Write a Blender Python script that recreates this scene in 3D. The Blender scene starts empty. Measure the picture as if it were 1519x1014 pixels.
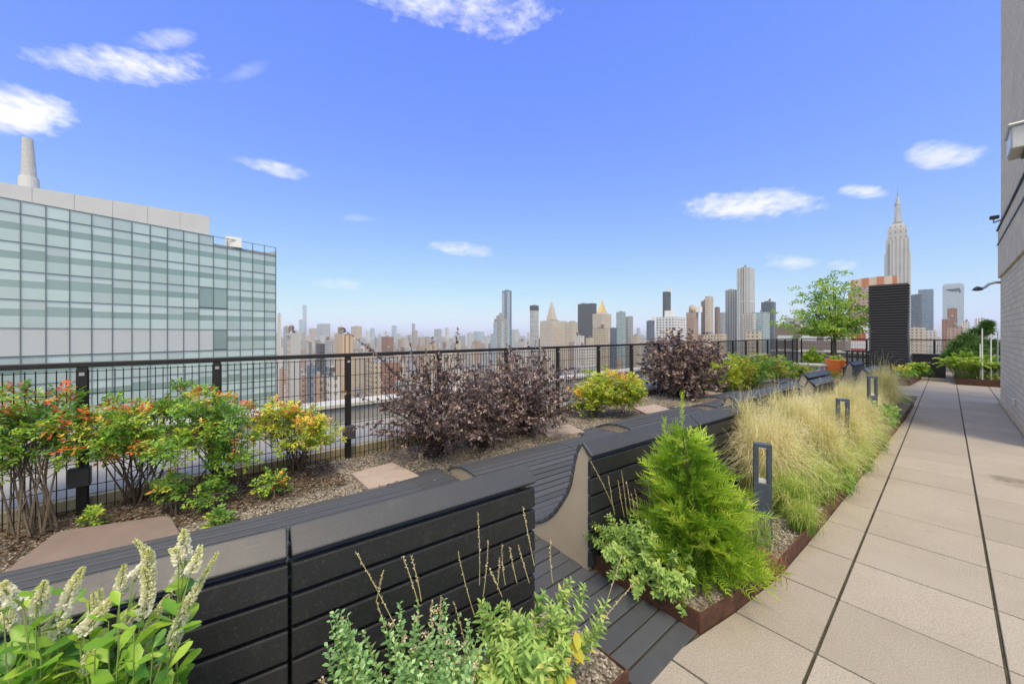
import bpy, math, random
import numpy as np
from mathutils import Vector, Matrix

S = bpy.context.scene
COL = S.collection
R = math.radians

# ------------------------------------------------------------------ camera
F_PX, HOR, CXP, CAM_H, YAW = 550.0, 494.0, 759.5, 1.6, R(49.6)
cam = bpy.data.cameras.new("camera")
cam.sensor_width = 36
cam.lens = 36 * F_PX / 1519
cam.shift_y = (HOR - 507) / 1519
cam.clip_start = 0.05
cam.clip_end = 30000
camo = bpy.data.objects.new("camera", cam)
COL.objects.link(camo)
camo.location = (0, 0, CAM_H)
camo.rotation_euler = (R(90), 0, YAW)
S.camera = camo

# ------------------------------------------------------------------ light and sky
SUN_EL, SUN_AZ = R(60), math.atan2(-0.44, 0.90)      # direction towards the sun, world XY
sd = Vector((math.cos(SUN_EL) * math.cos(SUN_AZ), math.cos(SUN_EL) * math.sin(SUN_AZ), math.sin(SUN_EL)))
sun = bpy.data.lights.new("sun", 'SUN')
sun.energy = 1.5
sun.angle = R(20)
sun.color = (1.0, 0.83, 0.58)
suno = bpy.data.objects.new("sun", sun)
COL.objects.link(suno)
suno.rotation_euler = sd.to_track_quat('Z', 'Y').to_euler()
suno.location = (20, -20, 60)

world = bpy.data.worlds.new("World")
S.world = world
world.use_nodes = True
wt = world.node_tree
wt.nodes.clear()


def nd(t, typ, **kw):
    n = t.nodes.new(typ)
    for k, v in kw.items():
        if k == 'inp':
            for i, x in v.items():
                n.inputs[i].default_value = x
        else:
            setattr(n, k, v)
    return n


def mth(t, op, a, b=None, c=None, clamp=False):
    n = t.nodes.new('ShaderNodeMath')
    n.operation = op
    n.use_clamp = clamp
    for i, x in enumerate((a, b, c)):
        if x is None:
            continue
        if isinstance(x, (int, float)):
            n.inputs[i].default_value = x
        else:
            t.links.new(x, n.inputs[i])
    return n.outputs[0]


def mixc(t, fac, a, b, blend='MIX'):
    n = t.nodes.new('ShaderNodeMix')
    n.data_type = 'RGBA'
    n.blend_type = blend
    for sock, x in ((n.inputs[0], fac), (n.inputs[6], a), (n.inputs[7], b)):
        if isinstance(x, (int, float)):
            sock.default_value = x
        elif isinstance(x, (tuple, list)):
            sock.default_value = tuple(x) + ((1,) if len(x) == 3 else ())
        else:
            t.links.new(x, sock)
    return n.outputs[2]


sky = nd(wt, 'ShaderNodeTexSky', sky_type='NISHITA', sun_disc=False, sun_elevation=SUN_EL,
         sun_rotation=math.atan2(sd.x, sd.y), altitude=100, air_density=1.0, dust_density=0.6, ozone_density=3.0)
tc = nd(wt, 'ShaderNodeTexCoord')
sx = nd(wt, 'ShaderNodeSeparateXYZ')
wt.links.new(tc.outputs['Generated'], sx.inputs[0])
el = mth(wt, 'ARCSINE', sx.outputs[2])
az = mth(wt, 'ARCTAN2', sx.outputs[0], sx.outputs[1])
nz = nd(wt, 'ShaderNodeTexNoise', inp={'Scale': 9.0, 'Detail': 7.0, 'Roughness': 0.62})
mp = nd(wt, 'ShaderNodeMapping')
mp.inputs['Scale'].default_value = (1, 1, 2.2)
wt.links.new(tc.outputs['Generated'], mp.inputs[0])
wt.links.new(mp.outputs[0], nz.inputs['Vector'])
nz2 = nd(wt, 'ShaderNodeTexNoise', inp={'Scale': 42.0, 'Detail': 5.0, 'Roughness': 0.6})
wt.links.new(mp.outputs[0], nz2.inputs['Vector'])
noise = mth(wt, 'ADD', mth(wt, 'MULTIPLY', mth(wt, 'SUBTRACT', nz.outputs[0], 0.5), 3.0),
            mth(wt, 'MULTIPLY', mth(wt, 'SUBTRACT', nz2.outputs[0], 0.5), 1.6))
# clouds: direction of the centre (from the photo's bearing), half widths in px, tilt, density
CLOUDS = [(205, 98, 120, 30, 0.10, 1.0), (20, 165, 95, 38, 0.25, 1.1), (405, 250, 55, 13, 0.30, 0.75),
          (665, 10, 150, 45, 0.15, 0.85), (240, 60, 55, 20, -0.1, 0.55), (505, 422, 42, 11, 0.05, 0.65),
          (680, 369, 48, 14, 0.06, 0.75), (1110, 304, 112, 25, 0.0, 1.0), (1283, 284, 48, 12, 0.05, 0.8),
          (1400, 231, 70, 22, 0.0, 0.8), (1168, 388, 50, 13, 0.0, 0.8), (1250, 394, 30, 11, -0.1, 0.65),
          (530, 323, 26, 6, 0.05, 0.25), (360, 108, 40, 14, -0.4, 0.22)]


def azel(u, v):
    a = (u - CXP) / F_PX
    b = (HOR - v) / F_PX
    x = -math.sin(YAW) + a * math.cos(YAW)
    y = math.cos(YAW) + a * math.sin(YAW)
    return math.atan2(x, y), math.atan2(b, math.hypot(x, y))


dens = None
for (u, v, w, h, tilt, k) in CLOUDS:
    a0, e0 = azel(u, v)
    a1, e1 = azel(u + w, v)
    _, e2 = azel(u, v - h)
    W_, H_ = abs(a1 - a0), abs(e2 - e0)
    aa_, bb_ = (u - CXP) / F_PX, (HOR - v) / F_PX
    sl_ = bb_ * aa_ / (math.sqrt(1 + aa_ * aa_) * (1 + bb_ * bb_ / (1 + aa_ * aa_)))
    da = mth(wt, 'SUBTRACT', az, a0)
    de = mth(wt, 'SUBTRACT', el, e0)
    de = mth(wt, 'MULTIPLY_ADD', da, tilt * 0.8 + sl_, de)
    qa = mth(wt, 'POWER', mth(wt, 'ABSOLUTE', mth(wt, 'DIVIDE', da, W_)), 2.0)
    qe = mth(wt, 'POWER', mth(wt, 'ABSOLUTE', mth(wt, 'DIVIDE', de, H_)), 2.0)
    q = mth(wt, 'SUBTRACT', 1.0, mth(wt, 'ADD', qa, qe))
    q = mth(wt, 'ADD', mth(wt, 'MULTIPLY', q, 0.62), mth(wt, 'MULTIPLY', noise, 0.62))
    q = mth(wt, 'MULTIPLY', mth(wt, 'POWER', mth(wt, 'MULTIPLY', q, 1.45, clamp=True), 1.2), k)
    dens = q if dens is None else mth(wt, 'MAXIMUM', dens, q)
up_ = mth(wt, 'POWER', mth(wt, 'MAXIMUM', sx.outputs[2], 0.0), 0.55)
tint = mixc(wt, mth(wt, 'MULTIPLY', up_, 1.35, clamp=True), (0.70, 0.70, 1.12), (0.99, 1.17, 2.15))
hi_ = mth(wt, 'MULTIPLY', mth(wt, 'SUBTRACT', sx.outputs[2], 0.68), 4.0, clamp=True)
tint = mixc(wt, hi_, tint, (0.80, 0.85, 1.15))
skyc = mixc(wt, 1.0, sky.outputs[0], tint, 'MULTIPLY')
skyc = mixc(wt, 1.0, skyc, (5.95, 5.95, 5.95), 'DARKEN')          # a sky no brighter than the photo's
skyc = mixc(wt, 1.0, skyc, (0.79, 0.78, 0.79), 'MULTIPLY')
# bright cloud bank added out of view, overhead and behind, as soft fill light
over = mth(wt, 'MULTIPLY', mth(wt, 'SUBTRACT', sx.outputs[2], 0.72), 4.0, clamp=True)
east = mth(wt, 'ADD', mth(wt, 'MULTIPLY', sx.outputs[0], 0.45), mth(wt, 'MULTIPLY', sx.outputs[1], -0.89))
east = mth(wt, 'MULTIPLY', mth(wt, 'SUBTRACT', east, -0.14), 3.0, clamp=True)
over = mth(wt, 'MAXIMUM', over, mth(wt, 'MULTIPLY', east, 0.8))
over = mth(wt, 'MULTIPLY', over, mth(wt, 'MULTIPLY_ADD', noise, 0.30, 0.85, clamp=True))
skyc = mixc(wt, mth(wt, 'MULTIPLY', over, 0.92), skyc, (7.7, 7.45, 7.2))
cloud = mixc(wt, mth(wt, 'MULTIPLY', dens, 0.92, clamp=True), skyc, (4.85, 4.85, 4.9))
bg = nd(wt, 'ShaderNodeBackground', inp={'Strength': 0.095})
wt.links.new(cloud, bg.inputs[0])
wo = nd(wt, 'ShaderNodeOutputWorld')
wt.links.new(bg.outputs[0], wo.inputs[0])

S.view_settings.view_transform = 'Standard'
S.view_settings.look = 'None'
S.view_settings.exposure = 1.17
S.view_settings.gamma = 1.0
S.cycles.use_denoising = True
S.cycles.max_bounces = 6
S.cycles.diffuse_bounces = 3
S.cycles.glossy_bounces = 3
S.cycles.transmission_bounces = 3
S.cycles.transparent_max_bounces = 6
S.cycles.volume_bounces = 2
S.cycles.caustics_reflective = False
S.cycles.caustics_refractive = False

# ------------------------------------------------------------------ helpers
rng = np.random.default_rng(7)
random.seed(7)
FV = np.array([-math.sin(YAW), math.cos(YAW), 0.0])
RV = np.array([math.cos(YAW), math.sin(YAW), 0.0])
UP = np.array([0, 0, 1.0])
CAM = np.array([0, 0, CAM_H])


def at(u, v, z=0.0):
    """point of the plane of height z seen at photo pixel (u, v)"""
    t = F_PX * (CAM_H - z) / (v - HOR)
    return FV * t + RV * t * (u - CXP) / F_PX + np.array([0, 0, z])


def pt(u, v, t):
    """point at depth t seen at photo pixel (u, v)"""
    return CAM + FV * t + RV * t * (u - CXP) / F_PX + UP * t * (HOR - v) / F_PX


def onx(u, x, z=0.0):
    a = (u - CXP) / F_PX
    d = FV + a * RV
    t = x / d[0]
    return np.array([x, t * d[1], z])


ORIGIN = {}


def _link(me, name, mat, parent, loc):
    o = bpy.data.objects.new(name, me)
    COL.objects.link(o)
    if mat is not None:
        for m in (mat if isinstance(mat, (list, tuple)) else [mat]):
            me.materials.append(m)
    if parent is not None:
        o.parent = parent
        ORIGIN[o] = ORIGIN.get(parent, np.zeros(3))
    elif loc is not None:
        o.location = tuple(loc)
        ORIGIN[o] = np.array(loc, float)
    return o


def np_mesh(name, V, T, mat=None, parent=None, loc=None, attr=None, smooth=False, matidx=None):
    """mesh from numpy arrays: V (n,3) world coordinates, T (m,k) faces; attr: per-face or per-vertex floats"""
    V = np.asarray(V, np.float64)
    org = ORIGIN.get(parent, np.zeros(3)) if parent is not None else (np.array(loc, float) if loc is not None else np.zeros(3))
    V = V - org
    T = np.asarray(T, np.int32)
    me = bpy.data.meshes.new(name)
    me.vertices.add(len(V))
    me.vertices.foreach_set('co', V.astype(np.float32).ravel())
    k = T.shape[1]
    me.loops.add(T.size)
    me.loops.foreach_set('vertex_index', T.ravel())
    me.polygons.add(len(T))
    me.polygons.foreach_set('loop_start', np.arange(0, T.size, k, dtype=np.int32))
    if matidx is not None:
        me.polygons.foreach_set('material_index', np.asarray(matidx, np.int32))
    me.update(calc_edges=True)
    if smooth:
        me.polygons.foreach_set('use_smooth', np.ones(len(T), bool))
    for an, av in (attr or {}).items():
        av = np.asarray(av, np.float32)
        dom = 'FACE' if len(av) == len(T) else 'POINT'
        a = me.attributes.new(an, 'FLOAT', dom)
        a.data.foreach_set('value', av)
    return _link(me, name, mat, parent, loc)


class MB:
    def __init__(s):
        s.v = []
        s.f = []
        s.a = []
        s.cur = 0.5

    def add(s, verts, faces):
        n = len(s.v)
        s.v += [tuple(map(float, p)) for p in verts]
        s.f += [tuple(n + i for i in f) for f in faces]
        s.a += [s.cur] * len(faces)
        return s

    def box(s, lo, hi, M=None):
        x0, y0, z0 = lo
        x1, y1, z1 = hi
        vs = [(x0, y0, z0), (x1, y0, z0), (x1, y1, z0), (x0, y1, z0), (x0, y0, z1), (x1, y0, z1), (x1, y1, z1), (x0, y1, z1)]
        if M is not None:
            vs = [tuple(M @ Vector(p)) for p in vs]
        return s.add(vs, [(0, 3, 2, 1), (4, 5, 6, 7), (0, 1, 5, 4), (1, 2, 6, 5), (2, 3, 7, 6), (3, 0, 4, 7)])

    def prism(s, poly, z0, z1, M=None):
        n = len(poly)
        vs = [(p[0], p[1], z0) for p in poly] + [(p[0], p[1], z1) for p in poly]
        if M is not None:
            vs = [tuple(M @ Vector(p)) for p in vs]
        fs = [tuple(reversed(range(n))), tuple(range(n, 2 * n))]
        fs += [(i, (i + 1) % n, n + (i + 1) % n, n + i) for i in range(n)]
        return s.add(vs, fs)

    def tube(s, path, r, n=6, cap=True):
        P = [Vector(p) for p in path]
        rs = r if isinstance(r, (list, tuple)) else [r] * len(P)
        vs, fs = [], []
        for i, p in enumerate(P):
            d = (P[min(i + 1, len(P) - 1)] - P[max(i - 1, 0)])
            d = d.normalized() if d.length > 1e-9 else Vector((0, 0, 1))
            x = d.cross(Vector((0, 0, 1)))
            if x.length < 1e-3:
                x = d.cross(Vector((1, 0, 0)))
            x.normalize()
            y = d.cross(x)
            for k in range(n):
                a = 2 * math.pi * k / n
                vs.append(p + (x * math.cos(a) + y * math.sin(a)) * rs[i])
        for i in range(len(P) - 1):
            for k in range(n):
                fs.append((i * n + k, i * n + (k + 1) % n, (i + 1) * n + (k + 1) % n, (i + 1) * n + k))
        if cap:
            fs.append(tuple(reversed(range(n))))
            fs.append(tuple(range((len(P) - 1) * n, len(P) * n)))
        return s.add(vs, fs)

    def lathe(s, prof, c=(0, 0, 0), n=16):
        vs, fs = [], []
        for (r, z) in prof:
            for k in range(n):
                a = 2 * math.pi * k / n
                vs.append((c[0] + r * math.cos(a), c[1] + r * math.sin(a), c[2] + z))
        m = len(prof)
        for i in range(m - 1):
            for k in range(n):
                fs.append((i * n + k, i * n + (k + 1) % n, (i + 1) * n + (k + 1) % n, (i + 1) * n + k))
        fs.append(tuple(reversed(range(n))))
        fs.append(tuple(range((m - 1) * n, m * n)))
        return s.add(vs, fs)

    def build(s, name, mat, parent=None, loc=None, bevel=0.0, smooth=False, seg=1):
        org = ORIGIN.get(parent, np.zeros(3)) if parent is not None else (np.array(loc, float) if loc is not None else np.zeros(3))
        me = bpy.data.meshes.new(name)
        me.from_pydata([tuple(np.array(p) - org) for p in s.v], [], s.f)
        a = me.attributes.new('rnd', 'FLOAT', 'FACE')
        a.data.foreach_set('value', np.array(s.a, np.float32))
        me.update()
        if smooth:
            me.polygons.foreach_set('use_smooth', np.ones(len(s.f), bool))
        o = _link(me, name, mat, parent, loc)
        if bevel:
            b = o.modifiers.new('bevel', 'BEVEL')
            b.width = bevel
            b.segments = seg
            b.limit_method = 'ANGLE'
            b.angle_limit = R(40)
        return o


def tag(o, label=None, cat=None, group=None, kind=None):
    if label:
        o['label'] = label
    if cat:
        o['category'] = cat
    if group:
        o['group'] = group
    if kind:
        o['kind'] = kind
    return o


def thing(name, label, cat, loc=(0, 0, 0), group=None):
    o = bpy.data.objects.new(name, None)
    COL.objects.link(o)
    o.location = tuple(loc)
    o.empty_display_size = 0.2
    ORIGIN[o] = np.array(loc, float)
    return tag(o, label, cat, group)


def copy_tree(o, loc=None, rz=None, sc=None, label=None, parent=None):
    c = o.copy()
    COL.objects.link(c)
    if parent is not None:
        c.parent = parent
    if loc is not None:
        c.location = tuple(loc)
    if rz is not None:
        c.rotation_euler = (0, 0, rz)
    if sc is not None:
        c.scale = (sc, sc, sc) if isinstance(sc, (int, float)) else sc
    if label:
        c['label'] = label
    for ch in o.children:
        copy_tree(ch, parent=c)
    return c


# ------------------------------------------------------------------ materials
def newmat(name):
    m = bpy.data.materials.new(name)
    m.use_nodes = True
    t = m.node_tree
    b = t.nodes['Principled BSDF']
    return m, t, b


def simple(name, col, rough=0.6, metal=0.0, spec=0.5, noise=0.0, nscale=20.0, bump=0.0, bscale=None, detail=4.0):
    m, t, b = newmat(name)
    b.inputs['Base Color'].default_value = (*col, 1)
    b.inputs['Roughness'].default_value = rough
    b.inputs['Metallic'].default_value = metal
    b.inputs['Specular IOR Level'].default_value = spec
    if noise or bump:
        co = nd(t, 'ShaderNodeTexCoord')
        n = nd(t, 'ShaderNodeTexNoise', inp={'Scale': nscale, 'Detail': detail, 'Roughness': 0.6})
        t.links.new(co.outputs['Object'], n.inputs['Vector'])
        if noise:
            lo = tuple(c * (1 - noise) for c in col)
            hi = tuple(min(1, c * (1 + noise)) for c in col)
            f = mth(t, 'MULTIPLY_ADD', mth(t, 'SUBTRACT', n.outputs[0], 0.5), 2.2, 0.5, clamp=True)
            t.links.new(mixc(t, f, lo, hi), b.inputs['Base Color'])
        if bump:
            n2 = nd(t, 'ShaderNodeTexNoise', inp={'Scale': bscale or nscale * 3, 'Detail': 5.0, 'Roughness': 0.65})
            t.links.new(co.outputs['Object'], n2.inputs['Vector'])
            bp = nd(t, 'ShaderNodeBump', inp={'Strength': 1.0, 'Distance': bump})
            t.links.new(n2.outputs[0], bp.inputs['Height'])
            t.links.new(bp.outputs[0], b.inputs['Normal'])
    return m


def ramp(t, fac, stops):
    r = nd(t, 'ShaderNodeValToRGB')
    e = r.color_ramp.elements
    while len(e) < len(stops):
        e.new(0.5)
    for i, (p, c) in enumerate(stops):
        e[i].position = p
        e[i].color = (*c, 1)
    t.links.new(fac, r.inputs[0])
    return r.outputs[0]


def leafmat(name, stops, rough=0.5, trans=0.3, attr='rnd', tint=1.25, spec=0.35):
    m, t, b = newmat(name)
    a = nd(t, 'ShaderNodeAttribute', attribute_name=attr)
    c = ramp(t, a.outputs['Fac'], stops)
    t.links.new(c, b.inputs['Base Color'])
    b.inputs['Roughness'].default_value = rough
    b.inputs['Specular IOR Level'].default_value = spec
    tr = nd(t, 'ShaderNodeBsdfTranslucent')
    t.links.new(mixc(t, 1.0, c, (tint, tint, tint * 0.7), 'MULTIPLY'), tr.inputs[0])
    mx = nd(t, 'ShaderNodeMixShader', inp={0: trans})
    t.links.new(b.outputs[0], mx.inputs[1])
    t.links.new(tr.outputs[0], mx.inputs[2])
    t.links.new(mx.outputs[0], t.nodes['Material Output'].inputs[0])
    return m

# ================================================================== materials of the terrace
def paver_mat():
    m, t, b = newmat('paver')
    co = nd(t, 'ShaderNodeTexCoord')
    a = nd(t, 'ShaderNodeAttribute', attribute_name='rnd')
    n1 = nd(t, 'ShaderNodeTexNoise', inp={'Scale': 1.6, 'Detail': 6.0, 'Roughness': 0.65})
    n2 = nd(t, 'ShaderNodeTexNoise', inp={'Scale': 150.0, 'Detail': 4.0, 'Roughness': 0.85})
    n3 = nd(t, 'ShaderNodeTexVoronoi', inp={'Scale': 190.0})
    n4 = nd(t, 'ShaderNodeTexNoise', inp={'Scale': 7.0, 'Detail': 7.0, 'Roughness': 0.7})
    for n in (n1, n2, n3, n4):
        t.links.new(co.outputs['Object'], n.inputs['Vector'])
    base = ramp(t, a.outputs['Fac'], [(0.0, (.322, .291, .248)), (0.5, (.345, .313, .268)), (1.0, (.368, .334, .288))])
    f1 = mth(t, 'MULTIPLY', mth(t, 'SUBTRACT', n1.outputs[0], 0.42), 2.6, clamp=True)
    c = mixc(t, mth(t, 'MULTIPLY', f1, 0.5), base, (.245, .215, .172))
    f4 = mth(t, 'MULTIPLY', mth(t, 'SUBTRACT', n4.outputs[0], 0.60), 5.0, clamp=True)
    c = mixc(t, mth(t, 'MULTIPLY', f4, 0.42), c, (.15, .135, .105))
    # a dark water stain by the right-hand joint
    sp3 = nd(t, 'ShaderNodeSeparateXYZ')
    t.links.new(co.outputs['Object'], sp3.inputs[0])
    ST = at(1499, 713)
    dx = mth(t, 'POWER', mth(t, 'DIVIDE', mth(t, 'SUBTRACT', sp3.outputs[0], float(ST[0])), .17), 2.0)
    dy = mth(t, 'POWER', mth(t, 'DIVIDE', mth(t, 'SUBTRACT', sp3.outputs[1], float(ST[1])), .22), 2.0)
    st = mth(t, 'ADD', mth(t, 'SUBTRACT', 1.0, mth(t, 'ADD', dx, dy)), mth(t, 'MULTIPLY', mth(t, 'SUBTRACT', n4.outputs[0], 0.5), 5.0))
    c = mixc(t, mth(t, 'MULTIPLY', st, 0.55, clamp=True), c, (.10, .085, .065))
    sp = mth(t, 'MULTIPLY_ADD', mth(t, 'SUBTRACT', n2.outputs[0], 0.5), 3.0, 1.0)
    c = mixc(t, 0.75, c, mixc(t, 1.0, c, sp, 'MULTIPLY'))
    fl = mth(t, 'LESS_THAN', n3.outputs['Distance'], 0.16)
    c = mixc(t, mth(t, 'MULTIPLY', fl, 0.35), c, (.55, .52, .46))
    t.links.new(c, b.inputs['Base Color'])
    b.inputs['Roughness'].default_value = 0.88
    b.inputs['Specular IOR Level'].default_value = 0.25
    bp = nd(t, 'ShaderNodeBump', inp={'Strength': 0.5, 'Distance': 0.002})
    t.links.new(n2.outputs[0], bp.inputs['Height'])
    t.links.new(bp.outputs[0], b.inputs['Normal'])
    return m


def board_mat(name='dark_board', c0=(.009, .0105, .013), c1=(.022, .025, .031), rough=.5):
    m, t, b = newmat(name)
    co = nd(t, 'ShaderNodeTexCoord')
    a = nd(t, 'ShaderNodeAttribute', attribute_name='rnd')
    mp_ = nd(t, 'ShaderNodeMapping')
    mp_.inputs['Scale'].default_value = (3, 3, 40)
    t.links.new(co.outputs['Object'], mp_.inputs[0])
    n1 = nd(t, 'ShaderNodeTexNoise', inp={'Scale': 3.0, 'Detail': 6.0, 'Roughness': 0.7})
    n2 = nd(t, 'ShaderNodeTexNoise', inp={'Scale': 9.0, 'Detail': 6.0, 'Roughness': 0.7})
    t.links.new(mp_.outputs[0], n1.inputs['Vector'])
    t.links.new(co.outputs['Object'], n2.inputs['Vector'])
    f = mth(t, 'ADD', mth(t, 'MULTIPLY', n1.outputs[0], 0.6), mth(t, 'MULTIPLY', a.outputs['Fac'], 0.5))
    c = mixc(t, f, c0, c1)
    d = mth(t, 'MULTIPLY', mth(t, 'SUBTRACT', n2.outputs[0], 0.58), 4.0, clamp=True)
    c = mixc(t, mth(t, 'MULTIPLY', d, 0.40), c, (.098, .104, .115))
    n3 = nd(t, 'ShaderNodeTexNoise', inp={'Scale': 90.0, 'Detail': 4.0, 'Roughness': 0.8})
    t.links.new(co.outputs['Object'], n3.inputs['Vector'])
    c = mixc(t, mth(t, 'MULTIPLY', mth(t, 'SUBTRACT', n3.outputs[0], 0.56), 5.0, clamp=True), c, (.085, .083, .08))
    t.links.new(c, b.inputs['Base Color'])
    r = mth(t, 'MULTIPLY_ADD', n2.outputs[0], 0.28, rough - 0.12)
    t.links.new(r, b.inputs['Roughness'])
    b.inputs['Specular IOR Level'].default_value = 0.5
    bp = nd(t, 'ShaderNodeBump', inp={'Strength': 0.35, 'Distance': 0.0015})
    t.links.new(n1.outputs[0], bp.inputs['Height'])
    t.links.new(bp.outputs[0], b.inputs['Normal'])
    return m


def ply_mat():
    m, t, b = newmat('plywood_edge')
    co = nd(t, 'ShaderNodeTexCoord')
    mp_ = nd(t, 'ShaderNodeMapping')
    mp_.inputs['Scale'].default_value = (14, 14, 1.6)
    t.links.new(co.outputs['Object'], mp_.inputs[0])
    n1 = nd(t, 'ShaderNodeTexNoise', inp={'Scale': 1.5, 'Detail': 5.0, 'Roughness': 0.6})
    n2 = nd(t, 'ShaderNodeTexNoise', inp={'Scale': 5.0, 'Detail': 6.0, 'Roughness': 0.7})
    t.links.new(mp_.outputs[0], n1.inputs['Vector'])
    t.links.new(co.outputs['Object'], n2.inputs['Vector'])
    c = mixc(t, n2.outputs[0], (.36, .30, .215), (.48, .41, .31))
    d = mth(t, 'MULTIPLY', mth(t, 'SUBTRACT', n1.outputs[0], 0.63), 7.0, clamp=True)
    c = mixc(t, mth(t, 'MULTIPLY', d, 0.7), c, (.10, .08, .06))
    t.links.new(c, b.inputs['Base Color'])
    b.inputs['Roughness'].default_value = 0.8
    return m


def corten_mat():
    m, t, b = newmat('corten_steel')
    co = nd(t, 'ShaderNodeTexCoord')
    n = nd(t, 'ShaderNodeTexNoise', inp={'Scale': 14.0, 'Detail': 8.0, 'Roughness': 0.7})
    t.links.new(co.outputs['Object'], n.inputs['Vector'])
    c = ramp(t, n.outputs[0], [(0.3, (.035, .016, .012)), (0.5, (.075, .032, .02)), (0.7, (.14, .058, .03))])
    t.links.new(c, b.inputs['Base Color'])
    b.inputs['Roughness'].default_value = 0.85
    return m


def brick_mat():
    m, t, b = newmat('wall_brick')
    co = nd(t, 'ShaderNodeTexCoord')
    sp = nd(t, 'ShaderNodeSeparateXYZ')
    t.links.new(co.outputs['Object'], sp.inputs[0])
    cm = nd(t, 'ShaderNodeCombineXYZ')
    t.links.new(mth(t, 'ADD', sp.outputs[0], sp.outputs[1]), cm.inputs[0])
    t.links.new(sp.outputs[2], cm.inputs[1])
    br = nd(t, 'ShaderNodeTexBrick', inp={'Scale': 1.0, 'Mortar Size': 0.006, 'Brick Width': 0.30, 'Row Height': 0.102,
                                          'Color1': (.66, .55, .395, 1), 'Color2': (.76, .64, .47, 1), 'Mortar': (.44, .37, .28, 1), 'Bias': 0.0})
    t.links.new(cm.outputs[0], br.inputs['Vector'])
    n = nd(t, 'ShaderNodeTexNoise', inp={'Scale': 1.4, 'Detail': 7.0, 'Roughness': 0.7})
    t.links.new(co.outputs['Object'], n.inputs['Vector'])
    d = mth(t, 'MULTIPLY', mth(t, 'SUBTRACT', n.outputs[0], 0.52), 3.5, clamp=True)
    c = mixc(t, mth(t, 'MULTIPLY', d, 0.3), br.outputs[0], (.38, .33, .25))
    t.links.new(c, b.inputs['Base Color'])
    b.inputs['Roughness'].default_value = 0.85
    bp = nd(t, 'ShaderNodeBump', inp={'Strength': 0.6, 'Distance': 0.006})
    t.links.new(mth(t, 'SUBTRACT', 1.0, br.outputs['Fac']), bp.inputs['Height'])
    t.links.new(bp.outputs[0], b.inputs['Normal'])
    return m


def soil_mat(name, stops, sc=60.0, bump=.012):
    m, t, b = newmat(name)
    co = nd(t, 'ShaderNodeTexCoord')
    v = nd(t, 'ShaderNodeTexVoronoi', inp={'Scale': sc})
    n = nd(t, 'ShaderNodeTexNoise', inp={'Scale': 2.2, 'Detail': 6.0, 'Roughness': 0.7})
    t.links.new(co.outputs['Object'], v.inputs['Vector'])
    t.links.new(co.outputs['Object'], n.inputs['Vector'])
    s = nd(t, 'ShaderNodeSeparateColor')
    t.links.new(v.outputs['Color'], s.inputs[0])
    c = ramp(t, s.outputs[0], stops)
    d = mth(t, 'MULTIPLY', mth(t, 'SUBTRACT', n.outputs[0], 0.5), 3.5, clamp=True)
    c = mixc(t, mth(t, 'MULTIPLY', d, 0.6), c, (.07, .045, .028))
    t.links.new(c, b.inputs['Base Color'])
    b.inputs['Roughness'].default_value = 0.95
    bp = nd(t, 'ShaderNodeBump', inp={'Strength': 1.0, 'Distance': bump})
    t.links.new(mth(t, 'SUBTRACT', 1.0, v.outputs['Distance']), bp.inputs['Height'])
    t.links.new(bp.outputs[0], b.inputs['Normal'])
    return m


M = {}
M['paver'] = paver_mat()
M['joint'] = simple('joint_moss', (.055, .05, .03), .95, noise=.5, nscale=8)
M['board'] = board_mat()
M['cap'] = board_mat('cap_board', (.022, .025, .031), (.050, .056, .067), .42)  # same dark boards made paler: sky sheen on the caps put into the colour
M['deck'] = board_mat('deck_board', (.040, .044, .052), (.080, .087, .100), .6)
M['ply'] = ply_mat()
M['corten'] = corten_mat()
M['black'] = simple('black_steel', (.012, .012, .014), .45, spec=.5, noise=.3, nscale=30)
M['brick'] = brick_mat()
M['band'] = simple('wall_band', (.66, .55, .41), .85, noise=.18, nscale=3, bump=.002, bscale=60)
M['stone'] = simple('stepping_stone', (.38, .31, .265), .9, noise=.10, nscale=9, bump=.002, bscale=160)
M['slab'] = simple('near_stone', (.215, .165, .142), .9, noise=.10, nscale=6, bump=.002, bscale=160)
M['kerb'] = simple('fence_kerb', (.34, .30, .20), .9, noise=.3, nscale=4, bump=.003)
M['grey'] = simple('grey_coating', (.27, .28, .285), .8, noise=.14, nscale=2)
M['pale'] = simple('pale_coping', (.47, .47, .46), .7, noise=.12, nscale=2)
M['gravelbed'] = soil_mat('gravel_bed', [(0, (.08, .065, .05)), (.4, (.20, .17, .13)), (.75, (.34, .30, .25)), (1, (.5, .46, .40))])
M['mulch'] = soil_mat('mulch_bed', [(0, (.03, .018, .012)), (.5, (.075, .045, .028)), (1, (.16, .10, .065))], 45)
M['slate'] = simple('slate_paint', (.052, .07, .10), .5, noise=.2, nscale=14)
M['orange'] = simple('orange_plastic', (.72, .19, .04), .45, noise=.05)
M['white'] = simple('white_paint', (.78, .78, .76), .5, noise=.06)
M['lightgrey'] = simple('light_grey_paint', (.55, .56, .55), .5, noise=.08)
M['glassy'] = simple('lamp_glass', (.60, .63, .62), .25)
M['steel'] = simple('galvanised', (.45, .46, .47), .4, metal=.6)
M['hose'] = simple('dark_fitting', (.05, .05, .055), .5)

# ================================================================== ground of the terrace
GY = [-6, -1, 1.52, 2.04, 2.34, 2.9, 3.95, 5.66, 7.8, 10.06, 12.0, 13.0]
GX = [-1.10, -1.06, -.95, -.865, -.805, -.73, -.685, -.635, -.58, -.52, -.50, -.50]


def kerbx(y):
    return float(np.interp(y, GY, GX))


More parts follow.
